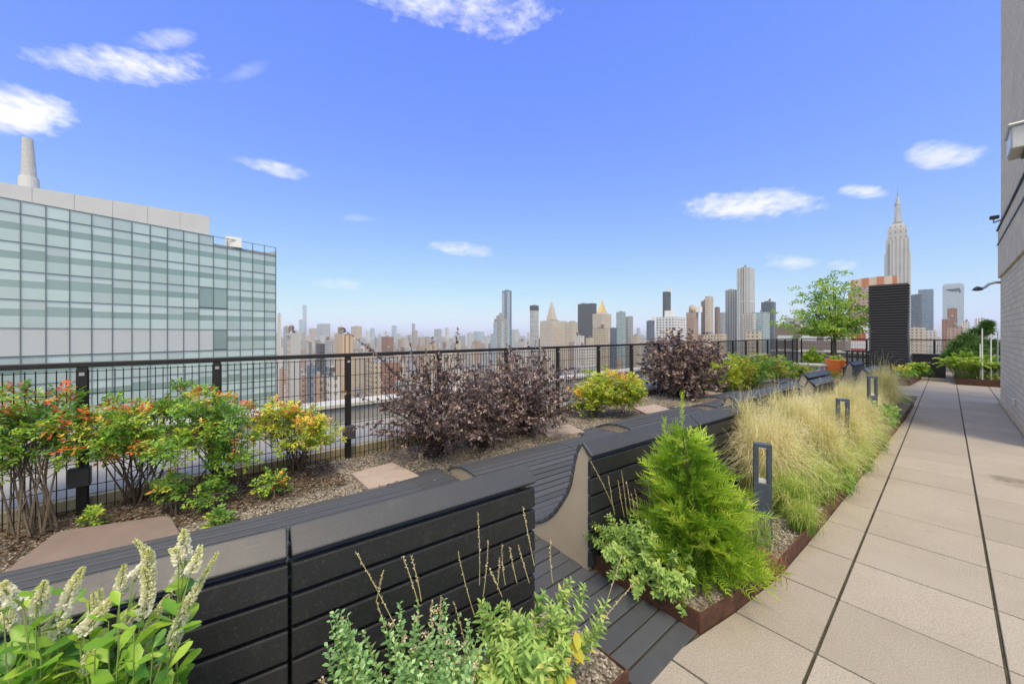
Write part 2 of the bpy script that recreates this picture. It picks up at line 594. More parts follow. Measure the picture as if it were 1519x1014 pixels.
mb = MB()
LX, PY0, PIT = [-1.037, -.428, .181, .79], 2.363, .583
jr = random.Random(3)
for k in range(-14, 38):
    y0, y1 = PY0 + PIT * k, PY0 + PIT * (k + 1)
    xs = list(LX)
    if y0 > 14.0:
        xs = [-4.75 + .0 * 0 + i * .609 - .0 for i in range(0)] + [-4.69, -4.08, -3.47, -2.86, -2.25, -1.64, -1.037, -.428, .181, .79, 1.40, 2.01, 2.62, 3.23]
    for i in range(len(xs) - 1):
        x0, x1 = xs[i], xs[i + 1]
        if x0 > 1.5 and y0 < 14:
            continue
        g, gy = .0070, .0058
        e = jr.uniform(-.0012, .0012)
        mb.cur = jr.random()
        if i == 0 and y0 <= 14.0:
            a, b_ = kerbx(y0) + .012, kerbx(y1) + .012
            if a > x1 - .03:
                continue
            poly = [(a, y0 + gy), (x1 - g, y0 + gy), (x1 - g, y1 - gy), (b_, y1 - gy)]
        else:
            poly = [(x0 + g, y0 + gy), (x1 - g, y0 + gy), (x1 - g, y1 - gy), (x0 + g, y1 - gy)]
        mb.prism(poly, -.05, e)
pav = mb.build('pavement', M['paver'], bevel=.003)
tag(pav, kind='structure')
mb = MB().box((-4.9, -8, -.30), (6.0, 23.2, -.012))
tag(mb.build('roof_slab', M['joint']), kind='structure')
mb = MB().box((-6.62, -10, -112), (9.0, 24.4, -.32))
tag(mb.build('roof_base', M['grey']), kind='structure')
mb = MB().box((-6.3, -9.8, -.31), (-4.97, 23.5, .17))
tag(mb.build('roof_ledge', M['grey']), kind='structure')
# outer parapet
pr = thing('parapet_wall', 'low grey parapet with pale coping outside the black railing', 'parapet', (-6.45, 0, 0))
MB().box((-6.6, -10, -.3), (-6.302, 24.3, .41)).build('wall', M['grey'], pr)
MB().box((-6.66, -10, .412), (-6.25, 24.3, .48)).build('coping', M['pale'], pr, bevel=.01)
pr = thing('parapet_wall', 'pale concrete parapet along the far end of the terrace', 'parapet', (0, 23.9, 0))
MB().box((-6.2, 23.6, -.3), (8.5, 23.9, .62)).build('wall', M['grey'], pr)
MB().box((-6.2, 23.55, .622), (8.5, 23.95, .70)).build('coping', M['pale'], pr, bevel=.01)

# kerb under the railing
FX = -4.85
MB().box((-4.968, -9, -.011), (-4.90, 23.0, .165)).build('fence_kerb', M['kerb'], bevel=.008)
tag(bpy.data.objects['fence_kerb'], 'tan concrete kerb running under the black railing', 'kerb')

# beds
mb = MB()
ys = np.linspace(-5, 13.6, 63)
xs = np.linspace(-4.9, -3.30, 16)
br = np.random.default_rng(5)
V = [(x, y, .035 + .012 * br.standard_normal()) for y in ys for x in xs]
T = [(j * 16 + i, j * 16 + i + 1, (j + 1) * 16 + i + 1, (j + 1) * 16 + i) for j in range(62) for i in range(15)]
o = np_mesh('planting_bed', V, T, M['gravelbed'], smooth=True)
tag(o, kind='structure')


def bed(name, y0, y1, n, z=.055, m='mulch', xl=-1.62):
    V, T = [], []
    for j in range(n + 1):
        y = y0 + (y1 - y0) * j / n
        x1 = kerbx(y) - .012
        for i in range(9):
            V.append((xl + (x1 - xl) * i / 8, y, z + (.012 * br.standard_normal() if 0 < i < 8 else -.01)))
    for j in range(n):
        for i in range(8):
            T.append((j * 9 + i, j * 9 + i + 1, (j + 1) * 9 + i + 1, (j + 1) * 9 + i))
    tag(np_mesh(name, V, T, M[m], smooth=True), kind='structure')


bed('planting_soil', -2.5, 1.50, 24, m='gravelbed')
bed('planting_soil', 2.06, 12.0, 60, m='gravelbed')


def edging(label, pts, h=.095, th=.008, z0=0.0):
    mb = MB()
    P = [Vector((*p, 0)) for p in pts]
    L, Rr = [], []
    for i, p in enumerate(P):
        d = (P[min(i + 1, len(P) - 1)] - P[max(i - 1, 0)]).normalized()
        nn = Vector((-d.y, d.x, 0))
        if 0 < i < len(P) - 1:
            c = (P[i] - P[i - 1]).normalized().dot((P[i + 1] - P[i]).normalized())
            k = 1 / max(.5, math.sqrt((1 + c) / 2))
        else:
            k = 1
        L.append(p + nn * th * k)
        Rr.append(p)
    poly = [(p.x, p.y) for p in Rr] + [(p.x, p.y) for p in reversed(L)]
    n = len(Rr)
    for i in range(n - 1):
        mb.prism([(Rr[i].x, Rr[i].y), (Rr[i + 1].x, Rr[i + 1].y), (L[i + 1].x, L[i + 1].y), (L[i].x, L[i].y)], z0 - .03, h)
    o = mb.build('corten_edging', M['corten'])
    tag(o, label, 'planter edging')
    return o


edging('rusty steel edging of the nearest planter, ending at the dark plank path', [(-1.62, 1.50), (-.955, 1.50), (-1.06, -1), (-1.08, -2.5)][::1], h=.062)
edging('rusty steel edging around the planter of the conifer and the blond grasses',
       [(kerbx(y), y) for y in (12, 10, 8, 6.5, 5.2, 3.95, 3.4, 2.9, 2.6, 2.34, 2.06)] + [(-1.62, 2.06)], h=.105)

# plank paths between the benches
for pi, (ya, yb, xe) in enumerate([(1.515, 2.045, -.872), (4.52, 4.92, -1.6), (7.15, 7.45, -1.6)]):
    mb = MB()
    x = xe
    while x > -3.75:
        mb.cur = jr.random()
        x1 = x - .108
        sl = -.06
        z = .004 + jr.uniform(-.002, .002)
        z0 = -.011
        sh = .03
        if x > -1.5:
            k0, k1 = ya, yb
        else:
            k0, k1 = ya - .05, yb + .05
        mb.prism([(x - .008, k0), (x, k1), (x1 + .010, k1), (x1 + .002, k0)], z0, z + (.0 if x > -3.22 else .068))
        x = x1
    o = mb.build('path', M['deck'], bevel=.003)
    tag(o, kind='structure')


def stepping(label, pix, z=.075, th=.05, mat='stone', extra=None, rnd=.03):
    P = [at(u, v, z)[:2] for u, v in pix]
    c = sum(P) / len(P)
    poly = []
    n = len(P)
    for i in range(n):                      # rounded corners
        p, a, b_ = P[i], P[i - 1], P[(i + 1) % n]
        da, db = (a - p) / np.linalg.norm(a - p), (b_ - p) / np.linalg.norm(b_ - p)
        for k in range(5):
            q = k / 4
            poly.append(tuple(p + da * rnd * (1 - q) ** 2 + db * rnd * q ** 2))
    if (P[1][0] - P[0][0]) * (P[2][1] - P[1][1]) - (P[1][1] - P[0][1]) * (P[2][0] - P[1][0]) < 0:
        poly = poly[::-1]
    o = MB().prism(poly, z - th, z).build('stepping_stone', M[mat], loc=(c[0], c[1], 0), bevel=.006, seg=2)
    tag(o, label, 'stepping stone')
    return o


stepping('pinkish square stone slab in the gravel before the gap between the first two benches', [(521, 701), (582, 685), (623, 705), (547, 724)])
stepping('pinkish stone slab half under the purple bushes beside the second hump', [(796, 634), (845, 629), (868, 640), (812, 645)])
stepping('pale stone slab in the gravel beside the yellow-green rose bush', [(940, 604), (972, 599), (996, 607), (958, 613)])
stepping('farthest pale stone slab, under the dark shrub near the arched bench ends', [(1033, 579), (1060, 576), (1074, 583), (1040, 586)])
stepping('large brown stone slab in the mulch behind the white flower spikes', [(-70, 905), (85, 787), (252, 763), (285, 822), (200, 900)], z=.13, th=.14, mat='slab', rnd=.07)

# ================================================================== benches
PROF = [(0.0, .770), (.072, .838), (.115, .752), (.138, .664), (.148, .609), (.170, .521), (.20, .455), (.255, .368), (.326, .268),
        (.42, .175), (.52, .105), (.64, .062), (.80, .048), (.97, .062), (1.15, .095), (1.32, .13), (1.50, .163), (1.66, .176),
        (1.82, .160), (1.98, .112), (2.10, .05), (2.16, .012)]


def resample(P, step):
    P = [Vector(p) for p in P]
    out, acc = [P[0].copy()], 0.0
    for a, b_ in zip(P, P[1:]):
        L = (b_ - a).length
        d = 0.0
        while acc + (L - d) >= step:
            d += step - acc
            out.append(a.lerp(b_, d / L))
            acc = 0.0
        acc += L - d
    return out


def bench(label, segs, hs=1.0, ls=1.0, curve=0.0, cut=2.16):
    """segs: list of (x0,y0,x1,y1) of the top back edge, near to far"""
    root = thing('bench', label, 'bench', (segs[0][0], segs[0][1], 0), 'black slatted wave benches along the planter')
    prof = [(s * ls, z * hs) for s, z in PROF if s <= cut + .001]
    for si, (x0, y0, x1, y1) in enumerate(segs):
        d = Vector((x1 - x0, y1 - y0, 0))
        L = d.length
        d.normalize()
        p = Vector((-d.y, d.x, 0))                              # towards the railing
        Mx = Matrix(((d.x, p.x, 0, x0), (d.y, p.y, 0, y0), (0, 0, 1, 0), (0, 0, 0, 1)))   # local (along, s, z)
        g0 = .0 if si == 0 else .006
        th = .026

        def board(mbx, a, b_, outw, sag=0.0):
            a, b_ = Vector(a), Vector(b_)
            n_ = Vector((-(b_ - a).y, (b_ - a).x)).normalized() * outw
            q = [a, b_, b_ + n_ * th, a + n_ * th]
            lo, hi = g0 + jr.uniform(0, .003), L - jr.uniform(0, .003)
            vs = [Mx @ Vector((l, c.x, c.y)) for l in (lo, hi) for c in q]
            mbx.add([tuple(v) for v in vs], [(0, 1, 2, 3), (7, 6, 5, 4), (0, 4, 5, 1), (1, 5, 6, 2), (2, 6, 7, 3), (3, 7, 4, 0)])
        # cap board
        mb = MB()
        mb.cur = .9
        board(mb, (-.012, prof[0][1] - .004), (prof[1][0] + .004, prof[1][1] + .002), 1)
        mb.build('cap_board', M['cap'], root, bevel=.006, seg=2)
        # back boards
        mb = MB()
        z = prof[0][1] - .022
        while z > .08:
            mb.cur = jr.random()
            z2 = max(.02, z - .108)
            vs = []
            for l in (g0 + jr.uniform(0, .003), L - jr.uniform(0, .003)):
                for (s, zz) in ((-.0, z), (-.026, z - .003), (-.031, z2 + .003), (-.0, z2)):
                    vs.append(Mx @ Vector((l, s + .012, zz)))
            mb.add([tuple(v) for v in vs], [(3, 2, 1, 0), (4, 5, 6, 7), (1, 5, 4, 0), (2, 6, 5, 1), (3, 7, 6, 2), (0, 4, 7, 3)])
            z = z2 - .013
        mb.build('back_boards', M['board'], root, bevel=.005, seg=2)
        # seat boards following the curve
        mb = MB()
        rs = resample(prof[1:], .0815 if cut > 1 else .07)
        for a, b_ in zip(rs, rs[1:]):
            mb.cur = jr.random()
            e = (b_ - a).normalized() * .006
            board(mb, a + e, b_ - e, 1)
        mb.build('seat_boards', M['deck'], root, bevel=.004)
        # end panels
        poly = [(s, z) for s, z in prof] + [(prof[-1][0], -.008), (.014, -.008)]
        poly[0] = (.014, prof[0][1] - .012)
        for l in ([.012] if si == 0 else []) + ([L - .042] if si == len(segs) - 1 else []):
            vs = [Mx @ Vector((l, s, z)) for s, z in poly] + [Mx @ Vector((l + .03, s, z)) for s, z in poly]
            n = len(poly)
            MB().add([tuple(v) for v in vs], [tuple(reversed(range(n))), tuple(range(n, 2 * n))] +
                     [(i, (i + 1) % n, n + (i + 1) % n, n + i) for i in range(n)]).build('end_panel', M['ply'], root)
    return root


bench('nearest black slatted bench, its dark back behind the white flower spikes', [(-1.80, -1.3, -1.586, .26), (-1.586, .262, -1.495, 1.43)])
bench('black slatted bench with a tan curved end panel behind the bright green conifer', [(-1.556, 2.0, -1.456, 3.40), (-1.455, 3.403, -1.385, 4.40)])
bench('third black slatted bench, partly behind the blond grass and before the paired bench ends', [(-1.63, 4.82, -1.475, 7.12)])
bench('short bench with a pointed tan end, the nearer of the first pair behind the grass', [(-1.38, 7.50, -1.31, 8.62)], hs=.98)
bench('short bench with a pointed tan end, the farther of the first pair behind the grass', [(-1.68, 8.60, -1.57, 9.9)], hs=.99)
bench('short bench of the second pair beyond the grass, its cap catching pale light', [(-1.12, 10.9, -1.05, 12.3)], hs=.98)
bench('farthest short bench, before the black lattice chair and the louvred tower', [(-1.55, 12.6, -1.52, 13.9)], hs=1.0)

# ================================================================== railing
PITCH = 1.28
NB = 24
Y_0 = .16 - PITCH * 6


def railing(label, n, y0, places, mapper, boxes=(), skip=()):
    root = thing('railing', label, 'railing', mapper(places[0], 0, 0))
    a, b_ = places[0], places[-1]
    mb = MB()
    p0, p1 = mapper(a - .035, 0, 1.31), mapper(b_ + .035, 0, 1.31)
    tx = mapper(1, 0, 0)[0] != mapper(0, 0, 0)[0]
    if tx:
        mb.box((p0[0], p0[1] - .03, 1.305), (p1[0], p1[1] + .03, 1.35))
    else:
        mb.box((p0[0] - .03, p0[1], 1.305), (p1[0] + .03, p1[1], 1.35))
    mb.build('top_rail', M['black'], root, bevel=.006)
    for i, q in enumerate(places):
        c = mapper(q, 0, 0)
        mb = MB()
        mb.box((c[0] - .027, c[1] - .032, -.01), (c[0] + .027, c[1] + .032, 1.304))
        po = mb.build('post', M['black'], root, bevel=.004)
        if i in boxes:
            MB().box((c[0] + .028, c[1] - .075, .30), (c[0] + .11, c[1] + .06, .46)).build('junction_box', M['hose'], po, bevel=.008)
        # clamps
        mb = MB()
        mb.box((c[0] + .0275, c[1] - .016, 1.235), (c[0] + .036, c[1] + .016, 1.262))
        mb.build('clamp', M['steel'], po)
    src = None
    for i in range(len(places) - 1):
        L = places[i + 1] - places[i]
        if abs(L - PITCH) < .02 and src is not None and not tx:
            c = src[0].copy()
            COL.objects.link(c)
            c.location = (0, (places[i] - src[1]), 0)
            continue
        mb = MB()
        r = .0034
        nw = max(2, int(round((L - .07) / .054)))
        for k in range(nw + 1):
            q = places[i] + .035 + (L - .07) * k / nw
            c = mapper(q, 0, 0)
            mb.box((c[0] - r, c[1] - r, .02), (c[0] + r, c[1] + r, 1.285))
        for z in (1.27, 1.075, .88, .68, .48, .28, .09):
            c0, c1 = mapper(places[i] + .03, 0, 0), mapper(places[i + 1] - .03, 0, 0)
            for dz in (0,):
                if tx:
                    mb.box((c0[0], c0[1] - r * 2.4, z - r), (c1[0], c1[1] - r * 1.02, z + r))
                else:
                    mb.box((c0[0] + r * 1.02, c0[1], z - r), (c0[0] + r * 2.4, c1[1], z + r))
        o = mb.build('mesh_panel', M['black'], root)
        if not tx and src is None and abs(L - PITCH) < .02:
            src = (o, places[i])
    return root


yp = [.16 - .91 - PITCH * k for k in range(3, -1, -1)] + [.16 + PITCH * k for k in range(18)] + [22.75]
railing('long black steel railing with wire mesh panels along the shrubs', 0, 0, yp, lambda q, a, z: (FX, q, z), boxes=(3, 4, 5))
xp = [-4.70, -3.55, -2.35, -1.35, -.35, .62, 1.9, 3.2, 4.5]
railing('short black steel railing across the far end of the terrace', 0, 0, xp, lambda q, a, z: (q, 22.85, z))

# ================================================================== brick building on the right
WX = .78
bw = thing('brick_building', 'tan brick building with a smooth stone band on the right', 'building', (WX, 13.95, 0))
MB().box((WX, 8.8, -.3), (7.5, 13.95, 2.85)).build('wall', M['brick'], bw)
MB().box((WX + .004, 8.8, 3.93), (7.5, 13.92, 10.5)).build('upper_wall', M['brick'], bw)
bd = MB().box((WX - .035, 8.76, 2.852), (7.5, 13.985, 3.928)).build('stone_band', M['band'], bw, bevel=.01)
MB().box((WX - .050, 8.75, 3.60), (WX - .036, 14.0, 3.63)).box((WX - .06, 8.75, 3.929), (WX + .003, 14.0, 3.96)).build('drip_moulding', M['hose'], bd)
MB().box((WX - .03, 8.8, -.011), (WX - .002, 13.96, .05)).build('base_strip', M['kerb'], bw)
# flood light box
fl = thing('wall_light', 'boxy white floodlight high on the brick wall', 'wall light', (WX, 11.6, 4.9))
yy = float(onx(1506, .6)[1])
zz = pt(1506, 215, yy / (FV + RV * (1506 - CXP) / F_PX)[1])[2]
MB().box((WX - .235, yy - .40, zz - .16), (WX + .003, yy + .15, zz + .13)).build('housing', M['lightgrey'], fl, bevel=.01)
MB().box((WX - .27, yy - .44, zz + .132), (WX + .003, yy + .19, zz + .165)).build('hood', M['white'], fl, bevel=.012)
MB().box((WX - .243, yy - .36, zz - .13), (WX - .2365, yy + .11, zz + .10)).build('lens', M['glassy'], fl)
MB().box((WX - .13, yy - .33, zz - .19), (WX + .003, yy + .08, zz - .162)).build('bracket', M['hose'], fl)
# bracket camera and hooked lamp at the corner
sc_ = thing('security_camera', 'small dark security camera at the corner above the stone band', 'camera', (WX, 13.85, 4.2))
MB().tube([(WX + .01, 13.85, 4.16), (WX - .10, 13.87, 4.12), (WX - .10, 13.87, 4.20)], .02).build('arm', M['steel'], sc_)
MB().box((WX - .16, 13.78, 4.202), (WX - .02, 13.93, 4.27)).build('body', M['hose'], sc_, bevel=.015)
hl = thing('wall_lamp', 'grey gooseneck lamp sticking out below the stone band', 'wall lamp', (WX, 13.8, 2.7))
MB().tube([(WX + .01, 13.8, 2.74), (WX - .08, 13.8, 2.75), (WX - .17, 13.8, 2.72), (WX - .23, 13.8, 2.65), (WX - .29, 13.8, 2.63)], .028, 8).build('arm', M['steel'], hl, smooth=True)
MB().lathe([(.02, .05), (.05, .03), (.085, -.02), (.085, -.035), (.03, -.05)], (WX - .33, 13.8, 2.63), 12).build('head', M['hose'], hl)
MB().box((WX - .05, 11.0, .32), (WX + .002, 11.09, .44)).build('wall_socket', M['lightgrey'], loc=(WX, 11.05, .38), bevel=.008)
tag(bpy.data.objects['wall_socket'], 'small grey outlet box low on the brick wall', 'outlet')

# ================================================================== louvred tower, cabinet, furniture at the far end
tw = thing('louvre_tower', 'tall black louvred tower rising behind the tree', 'louvred tower', (-1.65, 20.6, 0))
TA, TB = at(1291, 549), at(1347, 553)
k = 20.6 / TB[1]
TA, TB = TA * k, TB * k
zt = 1.6 + (494 - 418) / 550 * (np.dot(TB, FV))
MB().box((TA[0] + .03, TB[1] + .03, 0), (TB[0] - .03, TB[1] + .75, zt - .03)).build('core', M['black'], tw)
mb = MB()
n = 34
for i in range(n):
    z = .05 + (zt - .06) * i / n
    h = (zt - .06) / n
    mb.cur = jr.random()
    x0, x1, y0, y1 = TA[0], TB[0], TB[1], TB[1] + .78
    q = .035
    vs = [(x0 - q, y0 - q, z), (x1 + q, y0 - q, z), (x1 + q, y1, z), (x0 - q, y1, z),
          (x0, y0, z + h * .80), (x1, y0, z + h * .80), (x1, y1, z + h * .80), (x0, y1, z + h * .80)]
    mb.add(vs, [(0, 3, 2, 1), (4, 5, 6, 7), (0, 1, 5, 4), (1, 2, 6, 5), (2, 3, 7, 6), (3, 0, 4, 7)])
mb.build('louvres', M['black'], tw)

P0, P1 = at(1353, 558), at(1403, 561)
cb = thing('cabinet', 'low black storage cabinet against the far railing', 'cabinet', (P0[0], P0[1], 0))
hz = .80
MB().box((P0[0], P0[1], .02), (P1[0], P0[1] + .6, hz)).build('body', M['black'], cb, bevel=.01)
MB().box((P0[0] - .02, P0[1] - .02, hz + .001), (P1[0] + .02, P0[1] + .62, hz + .04)).build('lid', M['black'], cb, bevel=.008)
MB().box(((P0[0] + P1[0]) / 2 - .06, P0[1] - .018, .52), ((P0[0] + P1[0]) / 2 + .06, P0[1] - .003, .545)).build('handle', M['steel'], cb)

# lattice chair
c0 = at(1285, 562) * .97
ch = thing('lattice_chair', 'dark lattice-backed chair before the louvred tower', 'chair', (c0[0], c0[1], 0))
bx, by = c0[0], c0[1]
mb = MB()
for k in range(9):
    mb.box((bx - .55 + k * .135, by + .30, .30), (bx - .55 + k * .135 + .055, by + .33, .98))
for z in (.32, .53, .74, .93):
    mb.box((bx - .58, by + .331, z), (bx + .62, by + .355, z + .06))
mb.build('backrest', M['board'], ch)
MB().box((bx - .58, by - .35, .38), (bx + .62, by + .29, .44)).build('seat', M['board'], ch, bevel=.01)
for sx in (-.56, .55):
    for sy in (-.33, .25):
        MB().box((bx + sx, by + sy, 0), (bx + sx + .05, by + sy + .05, .379)).build('leg', M['black'], ch)

# orange planter tubs and pale table
c1 = at(1240, 556, .0) * .96
ob = thing('orange_planter', 'bright orange round tub behind the tree trunk', 'planter', (c1[0], c1[1], 0))
MB().lathe([(.22, 0), (.25, .05), (.30, .60), (.315, .64), (.28, .64), (.26, .55)], tuple(c1), 28).build('tub', M['orange'], ob, smooth=True)
MB().lathe([(.255, .54), (.01, .56)], tuple(c1), 20).build('soil', M['mulch'], ob)
c2 = at(1236, 574, .0) * .93
o2 = thing('orange_planter', 'low orange bowl in front of the small tree, nearer than the tall tub', 'planter', (c2[0], c2[1], 0))
MB().lathe([(.22, 0), (.32, .05), (.48, .24), (.50, .27), (.44, .27), (.42, .22)], tuple(c2), 28).build('bowl', M['orange'], o2, smooth=True)
MB().lathe([(.415, .215), (.01, .23)], tuple(c2), 20).build('soil', M['mulch'], o2)
ta = pt(1178, 539, 14.2)
tb = pt(1232, 541, 13.6)
tbl = thing('terrace_table', 'long pale slab table left of the orange tub', 'table', ((ta[0] + tb[0]) / 2, ta[1], 0))
d = Vector((tb[0] - ta[0], tb[1] - ta[1], 0))
L = d.length
d.normalize()
Mx = Matrix(((d.x, -d.y, 0, ta[0]), (d.y, d.x, 0, ta[1]), (0, 0, 1, 0), (0, 0, 0, 1)))
zt2 = float(ta[2])
MB().box((0, 0, zt2 - .06), (L, .55, zt2), Mx).build('tabletop', M['pale'], tbl, bevel=.008)
for lx in (.12, L - .2):
    MB().box((lx, .08, 0), (lx + .08, .47, zt2 - .061), Mx).build('leg', M['pale'], tbl)
st = at(1180, 545, .3)
o = MB().box((st[0] - .6, st[1] - .25, 0), (st[0] + .3, st[1] + .25, .30)).build('terrace_stool', M['stone'], loc=(st[0], st[1], 0), bevel=.02)
tag(o, 'low pinkish stone block seat beside the pale table', 'seat')

# bollard lights
def bollard(label, u, v, ztop_v, w=.118, d_=.05):
    p = at(u, v, .05)
    t = float(np.dot(p, FV))
    zt = 1.6 + (494 - ztop_v) / 550 * t
    root = thing('bollard_light', label, 'bollard light', (p[0], p[1], 0), 'slate grey bollard lights in the planter')
    f = Vector((-.36, .93, 0)).normalized()
    a = Vector((f.y, -f.x, 0))
    Mx = Matrix(((a.x, f.x, 0, p[0]), (a.y, f.y, 0, p[1]), (0, 0, 1, 0), (0, 0, 0, 1)))
    h = w / 2
    q = zt - .30
    mb = MB()
    mb.box((-h, -d_ / 2, .0), (h, d_ / 2, q), Mx)
    mb.box((-h, -d_ / 2, q), (-h + .033, d_ / 2, zt - .028), Mx)
    mb.box((h - .033, -d_ / 2, q), (h, d_ / 2, zt - .028), Mx)
    mb.box((-h, -d_ / 2, zt - .028), (h, d_ / 2, zt), Mx)
    mb.build('post', M['slate'], root, bevel=.003)
    MB().box((-h + .0335, -.012, q + .001), (h - .0335, .012, q + .03), Mx).build('lamp_slot', M['glassy'], root)
    MB().box((-h - .003, -d_ / 2 - .003, .0), (h + .003, d_ / 2 + .003, .12), Mx).build('base_cover', M['slate'], root)
    MB().box((-h + .0335, -.02, zt - .034), (h - .0335, .02, zt - .0285), Mx).build('lamp_plate', M['white'], root)


bollard('nearest slate grey bollard light, standing full height beside the conifer', 1131, 795, 657)
bollard('slate grey bollard light in the middle of the blond grass, only its top showing', 1250, 690, 591)
bollard('farthest slate grey bollard light, in front of the last big grass tuft', 1294, 640, 558)
cl = at(1325, 560, .05)
# poles and planter on the right
pr0, pr1 = at(1417, 570, .0), at(1484, 575, .0)
ed = [(pr0[0], pr0[1] + 3.2), (pr0[0], pr0[1]), (pr1[0] + 1.6, pr0[1])]
edging('rusty steel edging of the planter under the pine at the end of the pavement', ed, h=.20)
V = [(pr0[0], pr0[1], .15), (3.0, pr0[1], .15), (3.0, pr0[1] + 3.4, .15), (pr0[0], pr0[1] + 3.4, .15)]
tag(MB().prism([(v[0] + .009, v[1] + .009) if i == 0 else v[:2] for i, v in enumerate(V)], .004, .15).build('planting_soil', M['mulch']), kind='structure')
for (u, v0, v1, lab) in ((1457, 487, 562, 'tall thin white pole in front of the pine'), (1470, 495, 565, 'thin white pole right of the pine, next to the tallest one'),
                         (1480, 492, 568, 'thin grey pole close to the brick corner'), (1454, 510, 560, 'shortest thin pole, touching the tallest white pole')):
    t = 11.6 if u != 1454 else 11.8
    top, bot = pt(u, v0, t), pt(u, v1, t)
    o = MB().tube([(bot[0], bot[1], .10), (top[0], top[1], top[2])], [.020, .013], 8).build('slim_pole', M['white'] if u != 1480 else M['steel'], loc=(bot[0], bot[1], 0))
    tag(o, lab, 'pole')
# bed by the tower
e2 = [at(1366, 563)[:2], at(1349, 572)[:2], at(1316, 572)[:2]]
edging('short rusty steel edging of the flower bed by the louvred tower', [tuple(p) for p in e2], h=.20)
poly = [tuple(e2[0]), tuple(e2[1]), tuple(e2[2]), (e2[2][0] - .4, e2[2][1] + 2.5), (e2[0][0] - .05, e2[0][1] + 1.5)]
tag(MB().prism(poly[::-1] if True else poly, .004, .15).build('planting_soil', M['mulch']), kind='structure')

# ================================================================== city
ZG = -112.0
mb = MB()
nseg = 48
RG = 7000
mb.add([(0, 0, ZG)] + [(RG * math.cos(2 * math.pi * i / nseg), RG * math.sin(2 * math.pi * i / nseg), ZG) for i in range(nseg)],
       [(0, 1 + i, 1 + (i + 1) % nseg) for i in range(nseg)])
tag(mb.build('ground', simple('city_ground', (.16, .155, .15), .9, noise=.3, nscale=.02)), kind='structure')


def facade(name, wall, glass, bay=3.2, flo=3.4, wf=.5, hf=.5, rough=.75, grough=.15, band=None, vary=.5, roof=(.30, .29, .28), lit=None):
    m, t, b = newmat(name)
    co = nd(t, 'ShaderNodeTexCoord')
    s = nd(t, 'ShaderNodeSeparateXYZ')
    t.links.new(co.outputs['Object'], s.inputs[0])
    g = nd(t, 'ShaderNodeNewGeometry')
    sn = nd(t, 'ShaderNodeSeparateXYZ')
    t.links.new(g.outputs['Normal'], sn.inputs[0])
    isx = mth(t, 'GREATER_THAN', mth(t, 'ABSOLUTE', sn.outputs[0]), 0.7)
    h = mth(t, 'ADD', mth(t, 'MULTIPLY', isx, s.outputs[1]), mth(t, 'MULTIPLY', mth(t, 'SUBTRACT', 1.0, isx), s.outputs[0]))
    u = mth(t, 'DIVIDE', h, bay)
    v = mth(t, 'DIVIDE', s.outputs[2], flo)
    fu, fv = mth(t, 'FRACT', u), mth(t, 'FRACT', v)
    mu = mth(t, 'LESS_THAN', mth(t, 'ABSOLUTE', mth(t, 'SUBTRACT', fu, 0.5)), wf / 2)
    mv = mth(t, 'LESS_THAN', mth(t, 'ABSOLUTE', mth(t, 'SUBTRACT', fv, 0.5)), hf / 2)
    wall_face = mth(t, 'LESS_THAN', mth(t, 'ABSOLUTE', sn.outputs[2]), 0.5)
    win = mth(t, 'MULTIPLY', mth(t, 'MULTIPLY', mu, mv), wall_face)
    cb_ = nd(t, 'ShaderNodeCombineXYZ')
    t.links.new(mth(t, 'FLOOR', u), cb_.inputs[0])
    t.links.new(mth(t, 'FLOOR', v), cb_.inputs[1])
    t.links.new(isx, cb_.inputs[2])
    wn = nd(t, 'ShaderNodeTexWhiteNoise', noise_dimensions='3D')
    t.links.new(cb_.outputs[0], wn.inputs['Vector'])
    n = nd(t, 'ShaderNodeTexNoise', inp={'Scale': .06, 'Detail': 4.0, 'Roughness': .6})
    t.links.new(co.outputs['Object'], n.inputs['Vector'])
    wc = mixc(t, n.outputs[0], tuple(c * .82 for c in wall), tuple(min(.85, c * 1.15) for c in wall))
    if band:
        bm = mth(t, 'LESS_THAN', fv, band[1])
        wc = mixc(t, bm, wc, band[0])
    gc = mixc(t, mth(t, 'MULTIPLY', wn.outputs['Value'], vary), glass, tuple(min(.7, c * 2.2 + .10) for c in glass))
    c = mixc(t, win, wc, gc)
    c = mixc(t, mth(t, 'GREATER_THAN', sn.outputs[2], 0.5), c, roof)
    t.links.new(c, b.inputs['Base Color'])
    t.links.new(mth(t, 'MULTIPLY_ADD', win, grough - rough, rough), b.inputs['Roughness'])
    return m


C = {}
C['tan'] = facade('tan_facade', (.50, .42, .31), (.10, .095, .085), 3.0, 3.2, .42, .45)
C['tan2'] = facade('cream_facade', (.56, .49, .38), (.13, .12, .11), 3.4, 3.4, .40, .5)
C['stripe'] = facade('striped_facade', (.56, .45, .33), (.36, .22, .13), 4.0, 60.0, .40, .98, vary=.1)
C['pale'] = facade('pale_facade', (.60, .58, .54), (.16, .16, .16), 3.0, 3.3, .45, .45)
C['white'] = facade('white_grid_facade', (.72, .72, .71), (.12, .13, .14), 4.2, 3.5, .62, .55)
C['brick'] = facade('red_brick_facade', (.30, .16, .115), (.09, .08, .075), 3.0, 3.2, .42, .48)
C['pink'] = facade('pink_brick_facade', (.42, .30, .235), (.12, .10, .09), 3.0, 3.1, .42, .5)
C['brown'] = facade('brown_facade', (.26, .185, .14), (.08, .075, .07), 3.2, 3.3, .5, .5)
C['grey'] = facade('grey_facade', (.36, .37, .38), (.11, .12, .135), 3.2, 3.4, .55, .5)
C['dark'] = facade('dark_facade', (.085, .085, .09), (.045, .05, .06), 3.0, 3.6, .55, .6, vary=.25)
C['teal'] = facade('teal_glass', (.34, .42, .43), (.20, .28, .30), 3.0, 3.6, .82, .70, grough=.12, vary=.35)
